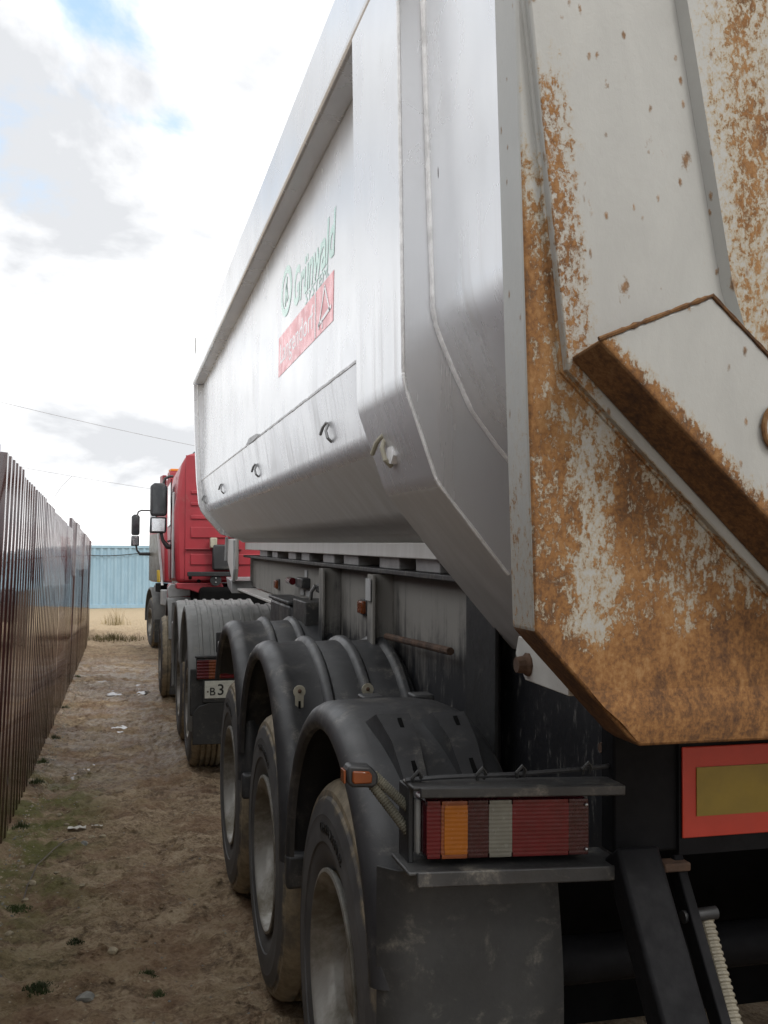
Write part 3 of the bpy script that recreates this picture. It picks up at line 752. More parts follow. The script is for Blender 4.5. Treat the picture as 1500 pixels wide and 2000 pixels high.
# ---- pivot plate with bolt below the corner
pv = B().prism([(1.775, 1.52), (2.02, 1.52), (2.035, 1.482), (1.982, 1.435), (1.775, 1.432)], 'x', .795, .807).build('pivot_plate', 'white_bracket', trailer, bevel=.002)
B().lathe([(0, .0001), (0, .016), (.016, .018), (.022, .024), (.026, .024)], 10, (.769, 1.965, 1.468)).build('bolt', 'rust_bracket', pv)

# ---- chassis
for s_ in (1, -1):
    def bx(bb, xa, xb, *r):
        a, b_ = (xa, xb) if s_ > 0 else (2 * XC - xb, 2 * XC - xa); return bb.box(a, b_, *r)
    pl = [(2.085, 1.592), (8.60, 1.592), (8.60, 1.36), (6.2, 1.345), (5.2, 1.10), (4.6, .985), (2.085, .985)]
    xa = 1.05 if s_ > 0 else 2 * XC - 1.064
    web = B().prism(pl, 'x', xa, xa + .014).build('chassis_beam', 'chassis_paint', trailer)
    bx(B(), .985, 1.20, 2.09, 8.55, 1.5935, 1.612).build('flange', 'black_steel_dusty', web, bevel=.003)
    if s_ > 0:
        B().box(.93, 1.12, 6.05, 8.5, 1.325, 1.342).build('flange', 'silver_dusty', web, bevel=.003)
        for ya, yb, xo in ((4.93, 5.02, .95), (3.93, 4.02, .955), (2.66, 2.90, .985)):
            rb = B().box(xo, xo + .012, ya, yb + (.0 if xo > .97 else .0), 1.02, 1.588)
            rb.box(xo + .012, 1.05, ya + (yb - ya) * .5, ya + (yb - ya) * .5 + .012, 1.02, 1.588)
            rb.build('web_rib', 'chassis_paint' if xo < .96 else 'black_steel', web, bevel=.002)
        B().tube([(1.0, 3.09, 1.375), (1.0, 3.88, 1.352)], .0125, 10).build('cross_pipe', 'rust_bracket', web)
        B().box(.9465, .9495, 3.935, 4.015, 1.485, 1.572).build('sticker', 'light_grey', web)
        for yy, zz in ((4.44, 1.43), (7.0, 1.43)):
            lm = B().box(1.020, 1.052, yy - .045, yy + .045, zz - .028, zz + .028).build('side_marker', 'orange_lens', web, bevel=.006)
            B().box(1.038, 1.051, yy - .058, yy + .058, zz - .036, zz + .036).build('marker_base', 'black_plastic', lm, bevel=.003)
        vb = B().box(1.0, 1.05, 5.80, 6.03, 1.455, 1.51).build('valve', 'black_plastic', web, bevel=.006)
        B().tube([(.99, 6.06, 1.485), (.99, 6.20, 1.485)], .022, 10).build('valve_knob', 'red_lens', vb)
        for yy in (5.78, 5.98): B().box(1.043, 1.047, yy, yy + .12, 1.405, 1.438).build('sticker', 'light_grey', vb)
        B().box(1.043, 1.047, 5.88, 5.96, 1.515, 1.555).build('sticker', 'light_grey', vb)
        ck = B().box(.985, 1.05, 5.02, 5.30, 1.455, 1.50).build('crank', 'black_steel_dusty', web, bevel=.008)
        B().tube([(.98, 5.27, 1.49), (.965, 5.30, 1.46), (.965, 5.36, 1.36), (.955, 5.40, 1.335)], .010, 8).build('crank_handle', 'grey_metal', ck)
        bxs = B().box(.90, 1.03, 5.62, 6.35, 1.10, 1.372).build('control_box', 'black_plastic', web, bevel=.02)
        B().box(.89, 1.035, 5.60, 6.37, 1.372, 1.392).build('box_lid', 'black_plastic', bxs, bevel=.006)
        B().box(.90, 1.04, 5.12, 5.50, 1.08, 1.415).build('tool_bracket', 'black_steel_dusty', web, bevel=.006)
        # support pads between beam and floor
        for ya, yb in ((7.28, 7.66), (6.78, 7.02), (6.05, 6.32), (5.60, 5.85), (4.92, 5.20), (4.40, 4.70), (3.72, 4.02), (3.22, 3.50)):
            B().box(1.005, 1.12, ya, yb, 1.6125, 1.70).build('support_pad', 'grey_metal', trailer, bevel=.004)
        # gooseneck cheek plates
        gk = B().prism([(8.35, 1.745), (8.98, 1.745), (9.02, 1.56), (8.62, 1.405), (8.42, 1.41), (8.35, 1.50)], 'x', .90, .925).build('gooseneck_plate', 'silver_dusty', trailer, bevel=.004)
        B().tube([(.895, 8.40, 1.73), (.895, 8.36, 1.50), (.895, 8.43, 1.405), (.895, 8.62, 1.40)], .012, 8).build('edge_bar', 'light_grey', gk)
        B().tube([(.885, 8.94, 1.76), (.885, 9.0, 1.56)], .012, 8).build('edge_bar', 'light_grey', gk)
        B().prism([(8.5, 1.40), (8.9, 1.42), (8.75, 1.34), (8.45, 1.30)], 'x', .88, 1.10).build('coupler_foot', 'grey_metal', trailer, bevel=.006)
for yy in (2.4, 3.4, 4.7, 6.0, 7.2, 8.3):
    B().box(1.066, 2 * XC - 1.066, yy, yy + .12, 1.20 if yy < 5 else 1.40, 1.42 if yy < 5 else 1.55).build('cross_member', 'black_steel', trailer, bevel=.006)
# end plate with worn bolt hole
ep = B().box(1.035, 1.049, 2.075, 2.20, 1.0, 1.40).build('end_plate', 'chassis_paint', trailer)
B().lathe([(0, .0001), (0, .011), (.006, .013)], 10, (1.0285, 2.12, 1.262)).build('bolt', 'rust_bracket', ep)

# ---- rear beam, warning boards, lamp bracket
beam = B().box(1.0, 2.60, 2.0, 2.06, 1.065, 1.42).build('rear_beam', 'matt_black', trailer, bevel=.006)
for xa in (1.15, 1.885):
    bd = B().box(xa, xa + .565, 1.9835, 1.988, 1.094, 1.284).build('warning_board', 'plate_red', trailer, bevel=.002)
    B().box(xa + .032, xa + .533, 1.9805, 1.9832, 1.139, 1.241).build('yellow_field', 'plate_yellow', bd)
B().box(1.145, 2.455, 1.9895, 1.9995, 1.058, 1.30).build('board_backing', 'matt_black', beam)

LY = 1.965                                  # lens face
ZS, ZT = 1.2365, 1.078                      # shelf and tray
SAG = []
bb = B().box(.552, 1.0, 1.9555, 2.03, ZS - .008, ZS); bb.box(.566, 1.0, 1.947, 1.9545, ZS - .021, ZS); SAG.append(bb.build('lamp_shelf', 'black_steel_dusty', trailer, bevel=.003))
bb = B().box(.540, 1.0, 1.940, 2.07, ZT - .008, ZT); bb.box(.556, 1.0, 1.932, 1.9395, ZT - .028, ZT + .002); SAG.append(bb.build('lamp_tray', 'black_steel_dusty', trailer, bevel=.003))
B().box(.556, .568, 2.0, 2.07, ZT + .0005, ZS - .0085).build('shelf_web', 'black_steel', trailer, bevel=.003)
lz0, lz1 = 1.093, 1.208
lamp = B().prism([(.580, lz0 + .008), (.590, lz0 - .002), (.918, lz0 - .002), (.932, lz0 + .008), (.932, lz1 - .01), (.918, lz1 + .002), (.590, lz1 + .002), (.580, lz1 - .01)], 'y', LY + .006, 2.05).build('tail_lamp', 'dark_red_lens', trailer, bevel=.006)
B().box(.569, .5795, LY + .022, 2.03, lz0 + .004, lz1 - .004).build('lamp_base', 'grey_mudguard', lamp, bevel=.004)
B().box(.590, .94, LY + .03, 2.052, lz0 - .006, lz1 + .006).build('lamp_back', 'black_plastic_dusty', lamp, bevel=.004)
def lens(xa, xb, m, d=.0, z0_=lz0 + .002, z1_=lz1 - .002, nrib=14):
    """ribbed lens segment with softened corners"""
    bb = B(); yb = LY - d; c_ = .0012
    for i in range(nrib):
        za = z0_ + (z1_ - z0_) * i / nrib; zb = z0_ + (z1_ - z0_) * (i + 1) / nrib; zc_ = (za + zb) / 2
        i0 = c_ if i in (0, nrib - 1) else 0.
        bb.add([(xa + i0, yb, za), (xb - i0, yb, za), (xb - i0, yb - .00035, zc_), (xa + i0, yb - .00035, zc_)], [(0, 1, 2, 3)])
        bb.add([(xa + i0, yb - .00035, zc_), (xb - i0, yb - .00035, zc_), (xb - i0, yb, zb), (xa + i0, yb, zb)], [(0, 1, 2, 3)])
    for z_ in (z0_, z1_): bb.add([(xa + c_, yb, z_), (xb - c_, yb, z_), (xb - c_, LY + .0055, z_), (xa + c_, LY + .0055, z_)], [(0, 1, 2, 3)])
    for x_ in (xa, xb): bb.add([(x_, yb, z0_ + .008), (x_, LY + .0055, z0_ + .008), (x_, LY + .0055, z1_ - .008), (x_, yb, z1_ - .008)], [(0, 1, 2, 3)])
    return bb.build('lens', m, lamp, angle=10, smooth=False)
lens(.584, .6125, 'red_lens'); lens(.613, .6675, 'orange_lens', .002); lens(.619, .6665, 'amber_lens', .0035, lz0 + .010, lz1 - .010, 11)
lens(.668, .7115, 'dark_red_lens'); lens(.712, .7605, 'clear_lens', .001); lens(.761, .882, 'red_lens', .001); lens(.8825, .926, 'dark_red_lens')
for x_, z_ in ((.920, 1.195), (.920, 1.106)): B().ball((x_, LY - .003, z_), .0035, 8).build('screw', 'steel', lamp)
SAG.append(lamp); SAG += list(lamp.children)
for o in SAG:                               # the bracket has sagged towards the chassis
    for v in o.data.vertices: v.co.z -= .040 * (v.co.x + XC - .62)
# rubber arm marker lamp
mk = B().prism([(.436, 1.262), (.442, 1.272), (.485, 1.268), (.500, 1.252), (.500, 1.232), (.490, 1.226), (.448, 1.228), (.438, 1.236)], 'y', 2.02, 2.06).build('marker_lamp', 'black_plastic', trailer, bevel=.005)
B().prism([(.447, 1.262), (.480, 1.260), (.487, 1.252), (.486, 1.236), (.450, 1.236), (.446, 1.242)], 'y', 2.0135, 2.0195).build('lens', 'orange_lens', mk, bevel=.003)
B().box(.431, .4355, 2.025, 2.055, 1.236, 1.262).build('side_lens', 'orange_lens', mk, bevel=.001)
def ribbed(p0, p1, r, n):
    p0, p1 = Vector(p0), Vector(p1); pts = []; rr = []
    for i in range(n):
        for f_, k_ in ((0., .86), (.25, 1.), (.6, 1.), (.8, .86)): pts.append(p0.lerp(p1, (i + f_) / n)); rr.append(r * k_)
    return B().tube(pts, rr, 10)
ribbed((.494, 2.04, 1.248), (.573, 2.02, 1.172), .0105, 22).build('hose', 'hose_dirty', mk)
ribbed((.486, 2.04, 1.236), (.570, 2.02, 1.125), .0105, 24).build('hose', 'hose_dirty', mk)
# cable ties and clips along the shelf
for x_ in (.566, .70, .785, .93):
    B().tube([(x_, 2.0, ZS), (x_ - .004, 1.99, ZS + .012), (x_ + .006, 1.985, ZS + .026), (x_ + .014, 1.99, ZS + .016), (x_ + .014, 2.0, ZS + .001)], .0038, 6).build('cable_tie', 'black_plastic_dusty', trailer)
B().tube([(.55, 2.0, ZS + .006), (.62, 1.992, ZS + .010), (.79, 2.0, ZS + .006), (.94, 2.0, ZS + .010), (1.02, 2.03, ZS + .008)], .005, 8).build('lamp_cable', 'black_plastic', trailer)
# ---- strut of the under-run guard, with a strap and a spring hose beside it
for s_ in (1, -1):
    X_ = 1.015 if s_ > 0 else 2 * XC - 1.015
    sg = B().beam((X_, 1.955, 1.085), (X_, 1.60, .56), .095, .07, (0, 1, 0)).build('guard_arm', 'matt_black', trailer, bevel=.008)
    if s_ > 0:
        B().beam((1.12, 1.97, 1.06), (1.105, 1.64, .60), .022, .045, (0, 1, 0)).build('strap', 'matt_black', sg, bevel=.003)
        B().box(1.075, 1.135, 1.925, 1.965, 1.045, 1.063).build('clip', 'rust_bracket', sg, bevel=.004)
        B().tube([(1.10, 1.90, .965), (1.175, 1.90, .968)], .013, 12).build('pin', 'black_steel', sg)
ribbed((1.155, 1.91, .955), (1.135, 1.66, .60), .0185, 34).build('spring_hose', 'hose_white', trailer)
B().box(.62, 2 * XC - .62, 1.56, 1.66, .46, .56).build('underrun_bar', 'black_steel', trailer, bevel=.012)

# ---- mudguards
def guard(cy, cz, ry, rz, xs, a0, a1, n=44):
    """xs: list of (x, radial offset)"""
    bb = B(); k = len(xs)
    for i in range(n + 1):
        t = R(a0 + (a1 - a0) * i / n); c_, s__ = math.cos(t), math.sin(t)
        ln = math.hypot(c_ / ry, s__ / rz); nyy, nzz = c_ / ry / ln, s__ / rz / ln
        for x_, d_ in xs: bb.v.append((x_, cy + ry * c_ + nyy * d_, cz + rz * s__ + nzz * d_))
    for i in range(n):
        for j in range(k - 1):
            a = i * k + j; bb.f.append((a, a + 1, a + k + 1, a + k)); bb.m.append(0)
    return bb
def lip(x0): return [(x0 + .018, -.064), (x0 + .006, -.062), (x0, -.052), (x0, -.045), (x0 + .004, -.030), (x0 + .016, -.013), (x0 + .036, -.003), (x0 + .062, 0)]
def ribs(x0, x1, n):
    out = []; w = (x1 - x0) / n
    for i in range(n):
        a = x0 + i * w
        out += [(a + .010, -.010), (a + w - .040, -.004), (a + w - .032, .010), (a + w - .024, .015), (a + w - .014, .015), (a + w - .006, .004), (a + w, -.012)]
    return out
xs2 = lip(.524) + ribs(.594, 1.02, 3) + [(1.035, -.02), (1.04, -.05)]
GUARDS = []
for cy, cz, a_lo in ((4.03, .755, 6), (5.27, .775, 26)):
    gd = guard(cy, zl(cy, cz), .655, .598, xs2, a_lo, 186).build('mudguard', 'black_plastic', trailer, solid=.006, angle=40, fix=False); GUARDS.append(gd)
    zc0 = zl(cy, cz)
    for x_ in (.607, .85):
        th = R(130); yy, zz = cy + .655 * math.cos(th), zc0 + .598 * math.sin(th)
        cl = B().prism([(x_ - .022 + .022 + .022 * math.cos(t), zz + .012 + .022 * math.sin(t)) for t in [math.pi * (-.25 + 1.5 * i / 10) for i in range(11)]] +
                       [(x_ - .014, zz - .075), (x_ + .014, zz - .075)], 'y', yy - .045, yy - .040).build('clamp_plate', 'cream_bracket', gd, bevel=.001)
        cl.rotation_euler = (0, 0, 0)
        B().ball((x_, yy - .047, zz + .014), .007, 8).build('bolt', 'rust_bracket', gd)
        B().box(x_ - .004, x_ + .004, yy - .0475, yy - .0455, zz - .06, zz - .02).build('slot', 'dark_void', gd)
    B().tube([(.575, yy - .05, zz - .095), (.63, yy - .05, zz - .095)], .022, 12).build('stay_bush', 'black_plastic', gd)
    B().tube([(.61, yy - .05, zz - .094), (.65, yy - .05, zz - .094)], .0235, 12).build('stay_sleeve', 'cream_bracket', gd)
    B().tube([(.63, yy - .045, zz - .08), (.64, yy - .03, zz - .25), (.70, yy + .1, zz - .45)], .016, 8).build('stay_tube', 'cream_bracket', gd)
    B().box(.53, .62, cy - .70, cy - .645, zc0 - .13, zc0 - .02).build('end_cap', 'black_plastic', gd, bevel=.012)
xs3 = lip(.515) + [(.62, .001), (.70, .002), (.77, .0), (.83, -.008), (.875, -.026), (.895, -.05)]
G3Y = 2.67; g3z = zl(G3Y, .72)
g3 = guard(G3Y, g3z, .60, .565, xs3, 2, 172).build('mudguard', 'black_plastic', trailer, solid=.006, angle=40, fix=False)
def on3(th, d):
    c_, s__ = math.cos(R(th)), math.sin(R(th)); ln = math.hypot(c_ / .60, s__ / .565)
    return G3Y + .60 * c_ + c_ / .60 / ln * d, g3z + .565 * s__ + s__ / .565 / ln * d
for x_ in (.645, .785):                    # moulded bosses on the rear slope
    rows = []
    for th, d, wl_, wr in ((105, -.004, .054, .042), (111, .052, .046, .036), (120, .044, .030, .036), (134, .014, .014, .036), (136, -.004, .012, .034)):
        yy, zz = on3(th, d); y2_, z2_ = on3(th, -.006); rows.append([(x_ - wl_ - .008, y2_, z2_), (x_ - wl_, yy, zz), (x_ + wr, yy, zz), (x_ + wr + .010, y2_, z2_)])
    bb = B(); bb.v = [p for r_ in rows for p in r_]
    for r_ in range(4):
        for c_ in range(3): a_ = r_ * 4 + c_; bb.f.append((a_, a_ + 1, a_ + 5, a_ + 4)); bb.m.append(0)
    bb.build('moulded_boss', 'black_plastic', g3, angle=30)
    ya, za = on3(113, .0525); yb, zb = on3(130, .0255)
    B().beam((x_ + .006, ya, za), (x_ + .012, yb, zb), .010, .003, (0, -1, .5)).build('slot', 'dark_void', g3)
for x_ in (.645, .79):
    B().box(x_, x_ + .06, G3Y + .10, G3Y + .17, g3z + .548, g3z + .568).build('top_pad', 'black_plastic', g3, bevel=.005)
bb = B(); nx_, nz_ = 12, 20
for j in range(nz_ + 1):
    t = j / nz_; zz = 1.05 - .80 * t
    for i in range(nx_ + 1):
        u_ = i / nx_; bb.v.append((.520 + (.892 - .520 + .01 * math.sin(5 * t)) * u_ + .006 * math.sin(3 * t), 2.045 + .012 * t + .010 * math.sin(4 * t + 2 * u_) + (.05 * (1 - min(1, u_ / .14)) ** 2), zz))
for j in range(nz_):
    for i in range(nx_):
        a = j * (nx_ + 1) + i; bb.f.append((a, a + 1, a + nx_ + 2, a + nx_ + 1)); bb.m.append(0)
B_flap = bb.build('mud_flap', 'black_plastic_dusty', trailer, solid=.006, angle=60, fix=False)

# ---- wheels: wide single tyres on deep silver rims
def tyre_prof(w, r, rb, grooves=4):
    p = [(.034, rb), (.020, rb + .02), (.008, rb + .055), (.006, rb + .075), (.0015, rb + .078), (.0, rb + .12), (.0035, rb + .145), (.002, rb + .150), (.010, r - .055), (.016, r - .048), (.018, r - .032), (.034, r - .014), (.052, r - .004)]
    inner = [(w - a, b_) for a, b_ in p][::-1]
    tr = []; a0, a1 = .062, w - .062
    for i in range(grooves):
        c_ = a0 + (a1 - a0) * (i + .5) / grooves
        tr += [(c_ - .009, r), (c_ - .006, r - .014), (c_ + .006, r - .014), (c_ + .009, r)]
    return p + tr + inner
def make_wheel(name, parent, loc, w=.385, r=.535, rb=.288, deep=.17, n=72):
    wh = bpy.data.objects.new(name, None); COL.objects.link(wh); wh.parent = parent; wh.location = loc; wh.empty_display_size = .2; ROOT[wh.name] = (0, 0, 0)
    B().lathe(tyre_prof(w, r, rb), n).build('tyre', 'tyre_rubber', wh, angle=25)
    rim = [(.028, rb - .002), (.016, rb + .008), (.008, rb + .008), (.006, rb - .002), (.014, rb - .010), (.030, rb - .013), (.045, rb - .026), (.075, rb - .031), (deep - .02, rb - .034), (deep, rb - .052), (deep + .012, .17), (deep - .03, .15), (deep - .035, .115), (deep - .05, .112), (deep - .10, .095), (deep - .11, .07), (deep - .112, .0002)]
    B().lathe(rim, 56).build('rim', 'rim_silver', wh, angle=40)
    for i in range(10):
        t = 2 * math.pi * i / 10
        B().lathe([(deep - .065, .0002), (deep - .065, .012), (deep - .03, .014)], 6, (0, .145 * math.cos(t), .145 * math.sin(t))).build('wheel_nut', 'rust_bracket', wh, smooth=False)
    return wh
AX = (2.76, 4.07, 5.38)
w0 = make_wheel('wheel', trailer, (.55 - XC, AX[0] - 2.8, zl(AX[0], .530)))
me = text_mesh('SUPERCARGO', .045, extrude=.001)
xs_t = [v.co.x for v in me.vertices]; wid = max(xs_t) - min(xs_t)
for v in me.vertices:
    rr = .392 + v.co.y * .85; th = math.pi / 2 + .42 - (v.co.x - min(xs_t)) / .40; zz_ = v.co.z
    v.co = Vector((-.0015 - zz_, -rr * math.cos(th) * -1, rr * math.sin(th)))
me.materials.clear(); me.materials.append(MATS['letter_black'])
ltr = bpy.data.objects.new('lettering', me); COL.objects.link(ltr); ltr.parent = [c for c in w0.children if c.name.startswith('tyre')][0]
for yy in AX[1:]:
    c_ = clone(w0, trailer, (.55 - XC, yy - 2.8, zl(yy, .530)))
for yy in AX:
    clone(w0, trailer, (2 * XC - .55 - XC, yy - 2.8, zl(yy, .530)), (0, 0, math.pi))
for yy in AX:
    B().tube([(.80, yy, zl(yy, .53)), (2.8, yy, zl(yy, .53))], .065, 14).build('axle', 'matt_black', trailer)
    for x_ in (1.20, 2.40): B().lathe([(-.11, .0002), (-.11, .10), (-.05, .125), (.05, .125), (.11, .10), (.11, .0002)], 20, (x_, yy + .35, zl(yy, .72))).build('air_spring', 'black_plastic', trailer)
B().box(.97, 2.63, 3.36, 3.37, .05, 1.15).build('shade_blocker', 'dark_void', trailer)  # added near-black panel: hides lit ground behind, keeps the underside dark
for yy, rr in ((4.03, .655), (5.27, .655), (2.67, .60)):
    ng = guard(yy, zl(yy, .755), rr, .58, [(2 * XC - x_, d_) for x_, d_ in xs3][::-1], 0, 180, 20).build('mudguard', 'black_plastic', trailer, solid=.006, angle=40, fix=False)

# ================================================================== red tractor unit coupled in front
TY = 8.78
tr = empty('tractor_truck', (XC, TY, 0), 'red-cabbed tractor truck with grey ribbed mudguards coupled in front of the silver trailer', 'truck')
XT = .552
wt0 = make_wheel('wheel', tr, (XT - XC, 0, .515), w=.30, r=.520, rb=.285, deep=.15, n=56)
for dy_, dx_ in ((0, .33), (1.35, 0), (1.35, .33)): clone(wt0, tr, (XT + dx_ - XC, dy_, .515))
for dy_ in (0, 1.35): clone(wt0, tr, (XC - XT, dy_, .515), (0, 0, math.pi))
clone(wt0, tr, (XT - .05 - XC, 4.72, .515)); clone(wt0, tr, (XC - XT, 4.78, .515), (0, 0, math.pi))
for s_ in (1, -1):
    X_ = XC - s_ * .43
    B().box(X_ - .04, X_ + .04, TY - .55, TY + 5.4, .86, 1.10).build('frame_rail', 'black_steel', tr, bevel=.01)
for dy_ in (0, 1.35): B().tube([(.85, TY + dy_, .515), (2.75, TY + dy_, .515)], .10, 12).build('axle', 'black_steel', tr)
B().lathe([(-.14, .0002), (-.14, .18), (0, .24), (.14, .18), (.14, .0002)], 20, (XC, TY, .52)).build('differential', 'black_steel', tr)
# rear mudguards, ribbed grey plastic
def ribs2(x0, x1, n):
    out = []; w = (x1 - x0) / n
    for i in range(n):
        a = x0 + i * w
        out += [(a + .006, 0), (a + w - .034, 0), (a + w - .028, .012), (a + w - .012, .012), (a + w - .006, 0)]
    return out
for dy_, a0, a1 in ((.02, 12, 206), (1.37, -20, 168)):
    xs_ = [(.545, -.045), (.532, -.040), (.528, -.028), (.532, -.008), (.55, 0)] + ribs2(.56, 1.25, 8) + [(1.26, -.02)]
    gd = guard(TY + dy_, .66, .66, .665, xs_, a0, a1, 40).build('mudguard', 'grey_mudguard', tr, solid=.006, angle=40, fix=False)
    if dy_ < 1:
        B().box(.535, 1.24, TY - .672, TY - .655, .50, .86).build('back_plate', 'black_plastic_dusty', gd, bevel=.01)
        # clip in the middle of the guard
        B().box(.735, .80, TY - .655, TY - .615, .98, 1.14).build('clip', 'black_plastic', gd, bevel=.008)
        B().box(.745, .79, TY - .672, TY - .656, 1.02, 1.07).build('clip_plate', 'grey_metal', gd, bevel=.004)
        fl = B().prism([(.555, .28), (1.23, .28), (1.23, .60), (.68, .60), (.60, .575), (.555, .52)], 'y', TY - .695, TY - .683).build('mud_flap', 'black_plastic_dusty', gd, bevel=.006)
YL = TY - .70
tl = B().box(.580, .925, YL, YL + .05, .775, .945).build('tail_lamp', 'black_plastic', tr, bevel=.01)
for xa, xb, m_ in ((.583, .675, 'red_lens'), (.676, .765, 'orange_lens'), (.766, .921, 'red_lens')):
    bb = B()
    for i in range(6):
        za, zb = .785 + .145 * i / 6, .785 + .145 * (i + 1) / 6
        bb.add([(xa, YL - .002, za), (xb, YL - .002, za), (xb, YL - .007, (za + zb) / 2), (xa, YL - .007, (za + zb) / 2)], [(0, 1, 2, 3)])
        bb.add([(xa, YL - .007, (za + zb) / 2), (xb, YL - .007, (za + zb) / 2), (xb, YL - .002, zb), (xa, YL - .002, zb)], [(0, 1, 2, 3)])
    bb.build('lens', m_, tl, smooth=False, fix=False, solid=.002)
B().box(.57, .935, YL - .012, YL + .05, .946, .962).build('lamp_hood', 'black_plastic', tl, bevel=.003)
pl = B().box(.645, .93, YL - .002, YL + .002, .635, .768).build('number_plate', 'plate_white', tr, bevel=.004)
Mrear = Matrix(((1, 0, 0, 0), (0, 0, -1, 0), (0, 1, 0, 0), (0, 0, 0, 1)))
def at_rear(x, y, z): return Matrix.Translation((x, y, z)) @ Mrear
lettering('B', .1, at_rear(.686, YL - .0035, .657), 'letter_black', pl, width=.042, height=.060, bold=.001)
lettering('3', .1, at_rear(.745, YL - .0035, .657), 'letter_black', pl, width=.046, height=.086, bold=.001)
B().lathe([(0, .0001), (0, .007)], 10, (0, 0, 0)).mesh('x')
B().box(.663, .675, YL - .0045, YL - .0025, .680, .692).build('plate_screw', 'rust_bracket', pl, bevel=.003)
B().box(.63, .94, YL + .0025, YL + .045, .60, .774).build('plate_holder', 'black_plastic_dusty', tr, bevel=.006)
# ---- cab
CR, CF = 12.30, 14.25
co_ = [(.635, 1.47), (.605, 2.30), (.655, 2.72), (.690, 2.88), (.75, 2.99), (.95, 3.04)]
cabp = co_ + mir(co_)[::-1]
cab = B().prism(cabp, 'y', CR, CF).build('cab', 'red_paint', tr, bevel=.05, seg=3)
# rear wall: inset panel, pressed ribs, corner flange
rw = B().box(.735, 2 * XC - .735, CR - .012, CR - .003, 1.50, 2.98).build('rear_panel', 'red_paint', cab, bevel=.006)
for zz, hh in ((2.52, .045), (2.38, .045), (2.22, .05), (2.00, .13), (1.68, .13)):
    B().box(.80, 2 * XC - .80, CR - .03, CR - .0125, zz, zz + hh).build('pressed_rib', 'red_paint', rw, bevel=.012, seg=3)
B().box(.735, 1.40, CR - .05, CR - .0125, 1.86, 1.875).build('ledge', 'red_paint_dark', rw, bevel=.004)
skirt = B().prism([(.64, 1.468), (.64, 1.40), (.80, 1.385), (.92, 1.34), (1.08, 1.335), (1.16, 1.36), (1.19, 1.42), (1.17, 1.468)], 'y', CR - .02, CR + .3).build('cab_skirt', 'red_paint', cab, bevel=.012)
for x_, z_ in ((.80, 1.53), (.90, 1.49)): B().lathe([(-.001, .0001), (-.001, .022)], 14, (0, 0, 0)) ; B().tube([(x_, CR - .016, z_), (x_, CR - .0135, z_)], .022, 14).build('hole', 'dark_void', skirt)
B().box(.76, 1.30, CR - .14, CR - .08, 1.545, 1.60).build('cross_bar', 'black_steel', tr, bevel=.008)
mt = B().tube([(1.09, CR - .12, 1.50), (1.09, CR - .03, 1.50)], .065, 18).build('cab_mount', 'black_steel', tr)
for z_ in (1.475, 1.525): B().ball((1.09, CR - .125, z_), .009, 8).build('bolt', 'steel', mt)
B().box(1.05, 1.35, CR - .16, CR - .03, 1.62, 1.92).build('air_box', 'black_plastic', tr, bevel=.02)
B().box(1.02, 1.10, CR - .15, CR - .05, 1.88, 2.0).build('reservoir', 'cream_bracket', tr, bevel=.01)
# side of the cab: windows, door seam, handle, painted reflection strip
B().box(.597, .604, 13.05, 13.85, 2.18, 2.72).build('side_window', 'cab_glass', cab, bevel=.02)
B().box(.598, .606, 12.95, 12.962, 1.5, 2.75).build('door_seam', 'dark_void', cab)
B().tube([(.59, 13.02, 1.98), (.575, 13.06, 1.98), (.575, 13.16, 1.98), (.59, 13.2, 1.98)], .012, 8).build('door_handle', 'black_plastic', cab)
B().box(.594, .62, CR + .10, CR + .24, 1.52, 2.55).build('reflection_strip', 'light_grey', cab, bevel=.012)  # pale strip stands in for the bright reflection along the cab side
B().prism([(.80, 3.0), (.90, 3.09), (1.1, 3.14), (1.6, 3.16), (2.6, 3.12), (2.75, 3.0)], 'y', CR + .05, CF - .5).build('roof_cap', 'mirror_dark', cab, bevel=.03)
B().box(.80, 2.80, CF + .002, CF + .03, 2.05, 2.85).build('windscreen', 'cab_glass', cab, bevel=.01)
B().box(.62, 2.98, CF - .35, CF + .05, .45, 1.44).build('bumper', 'red_paint', tr, bevel=.04)
B().box(.90, 2.70, CR - .35, CF - .4, .62, 1.42).build('engine_block', 'dark_void', tr, bevel=.05)
# front mudguard and step
fy = TY + 4.78
fg = guard(fy, .60, .66, .66, [(.60, -.05), (.592, -.03), (.596, -.008), (.61, 0), (.70, .004), (.88, 0)], 10, 165, 30).build('mudguard', 'grey_mudguard', tr, solid=.008, angle=40, fix=False)
B().prism([(.575, 1.28), (.84, 1.30), (.84, 1.455), (.60, 1.45), (.565, 1.40)], 'y', fy - .75, fy - .60).build('corner_cap', 'light_grey', fg, bevel=.012)
B().prism([(.60, .10), (.86, .10), (.86, .78), (.68, .78), (.62, .55)], 'y', fy - .70, fy - .688).build('mud_flap', 'black_plastic_dusty', fg, bevel=.005)
B().box(.62, .86, fy - .66, fy - .64, .80, 1.22).build('guard_plate', 'grey_mudguard', fg, bevel=.008)
# fuel tank between axles
B().prism([(.60, .52), (.64, .47), (1.14, .47), (1.18, .52), (1.18, 1.0), (1.14, 1.05), (.64, 1.05), (.60, 1.0)], 'y', TY + 2.25, TY + 3.7).build('fuel_tank', 'grey_metal', tr, bevel=.02)
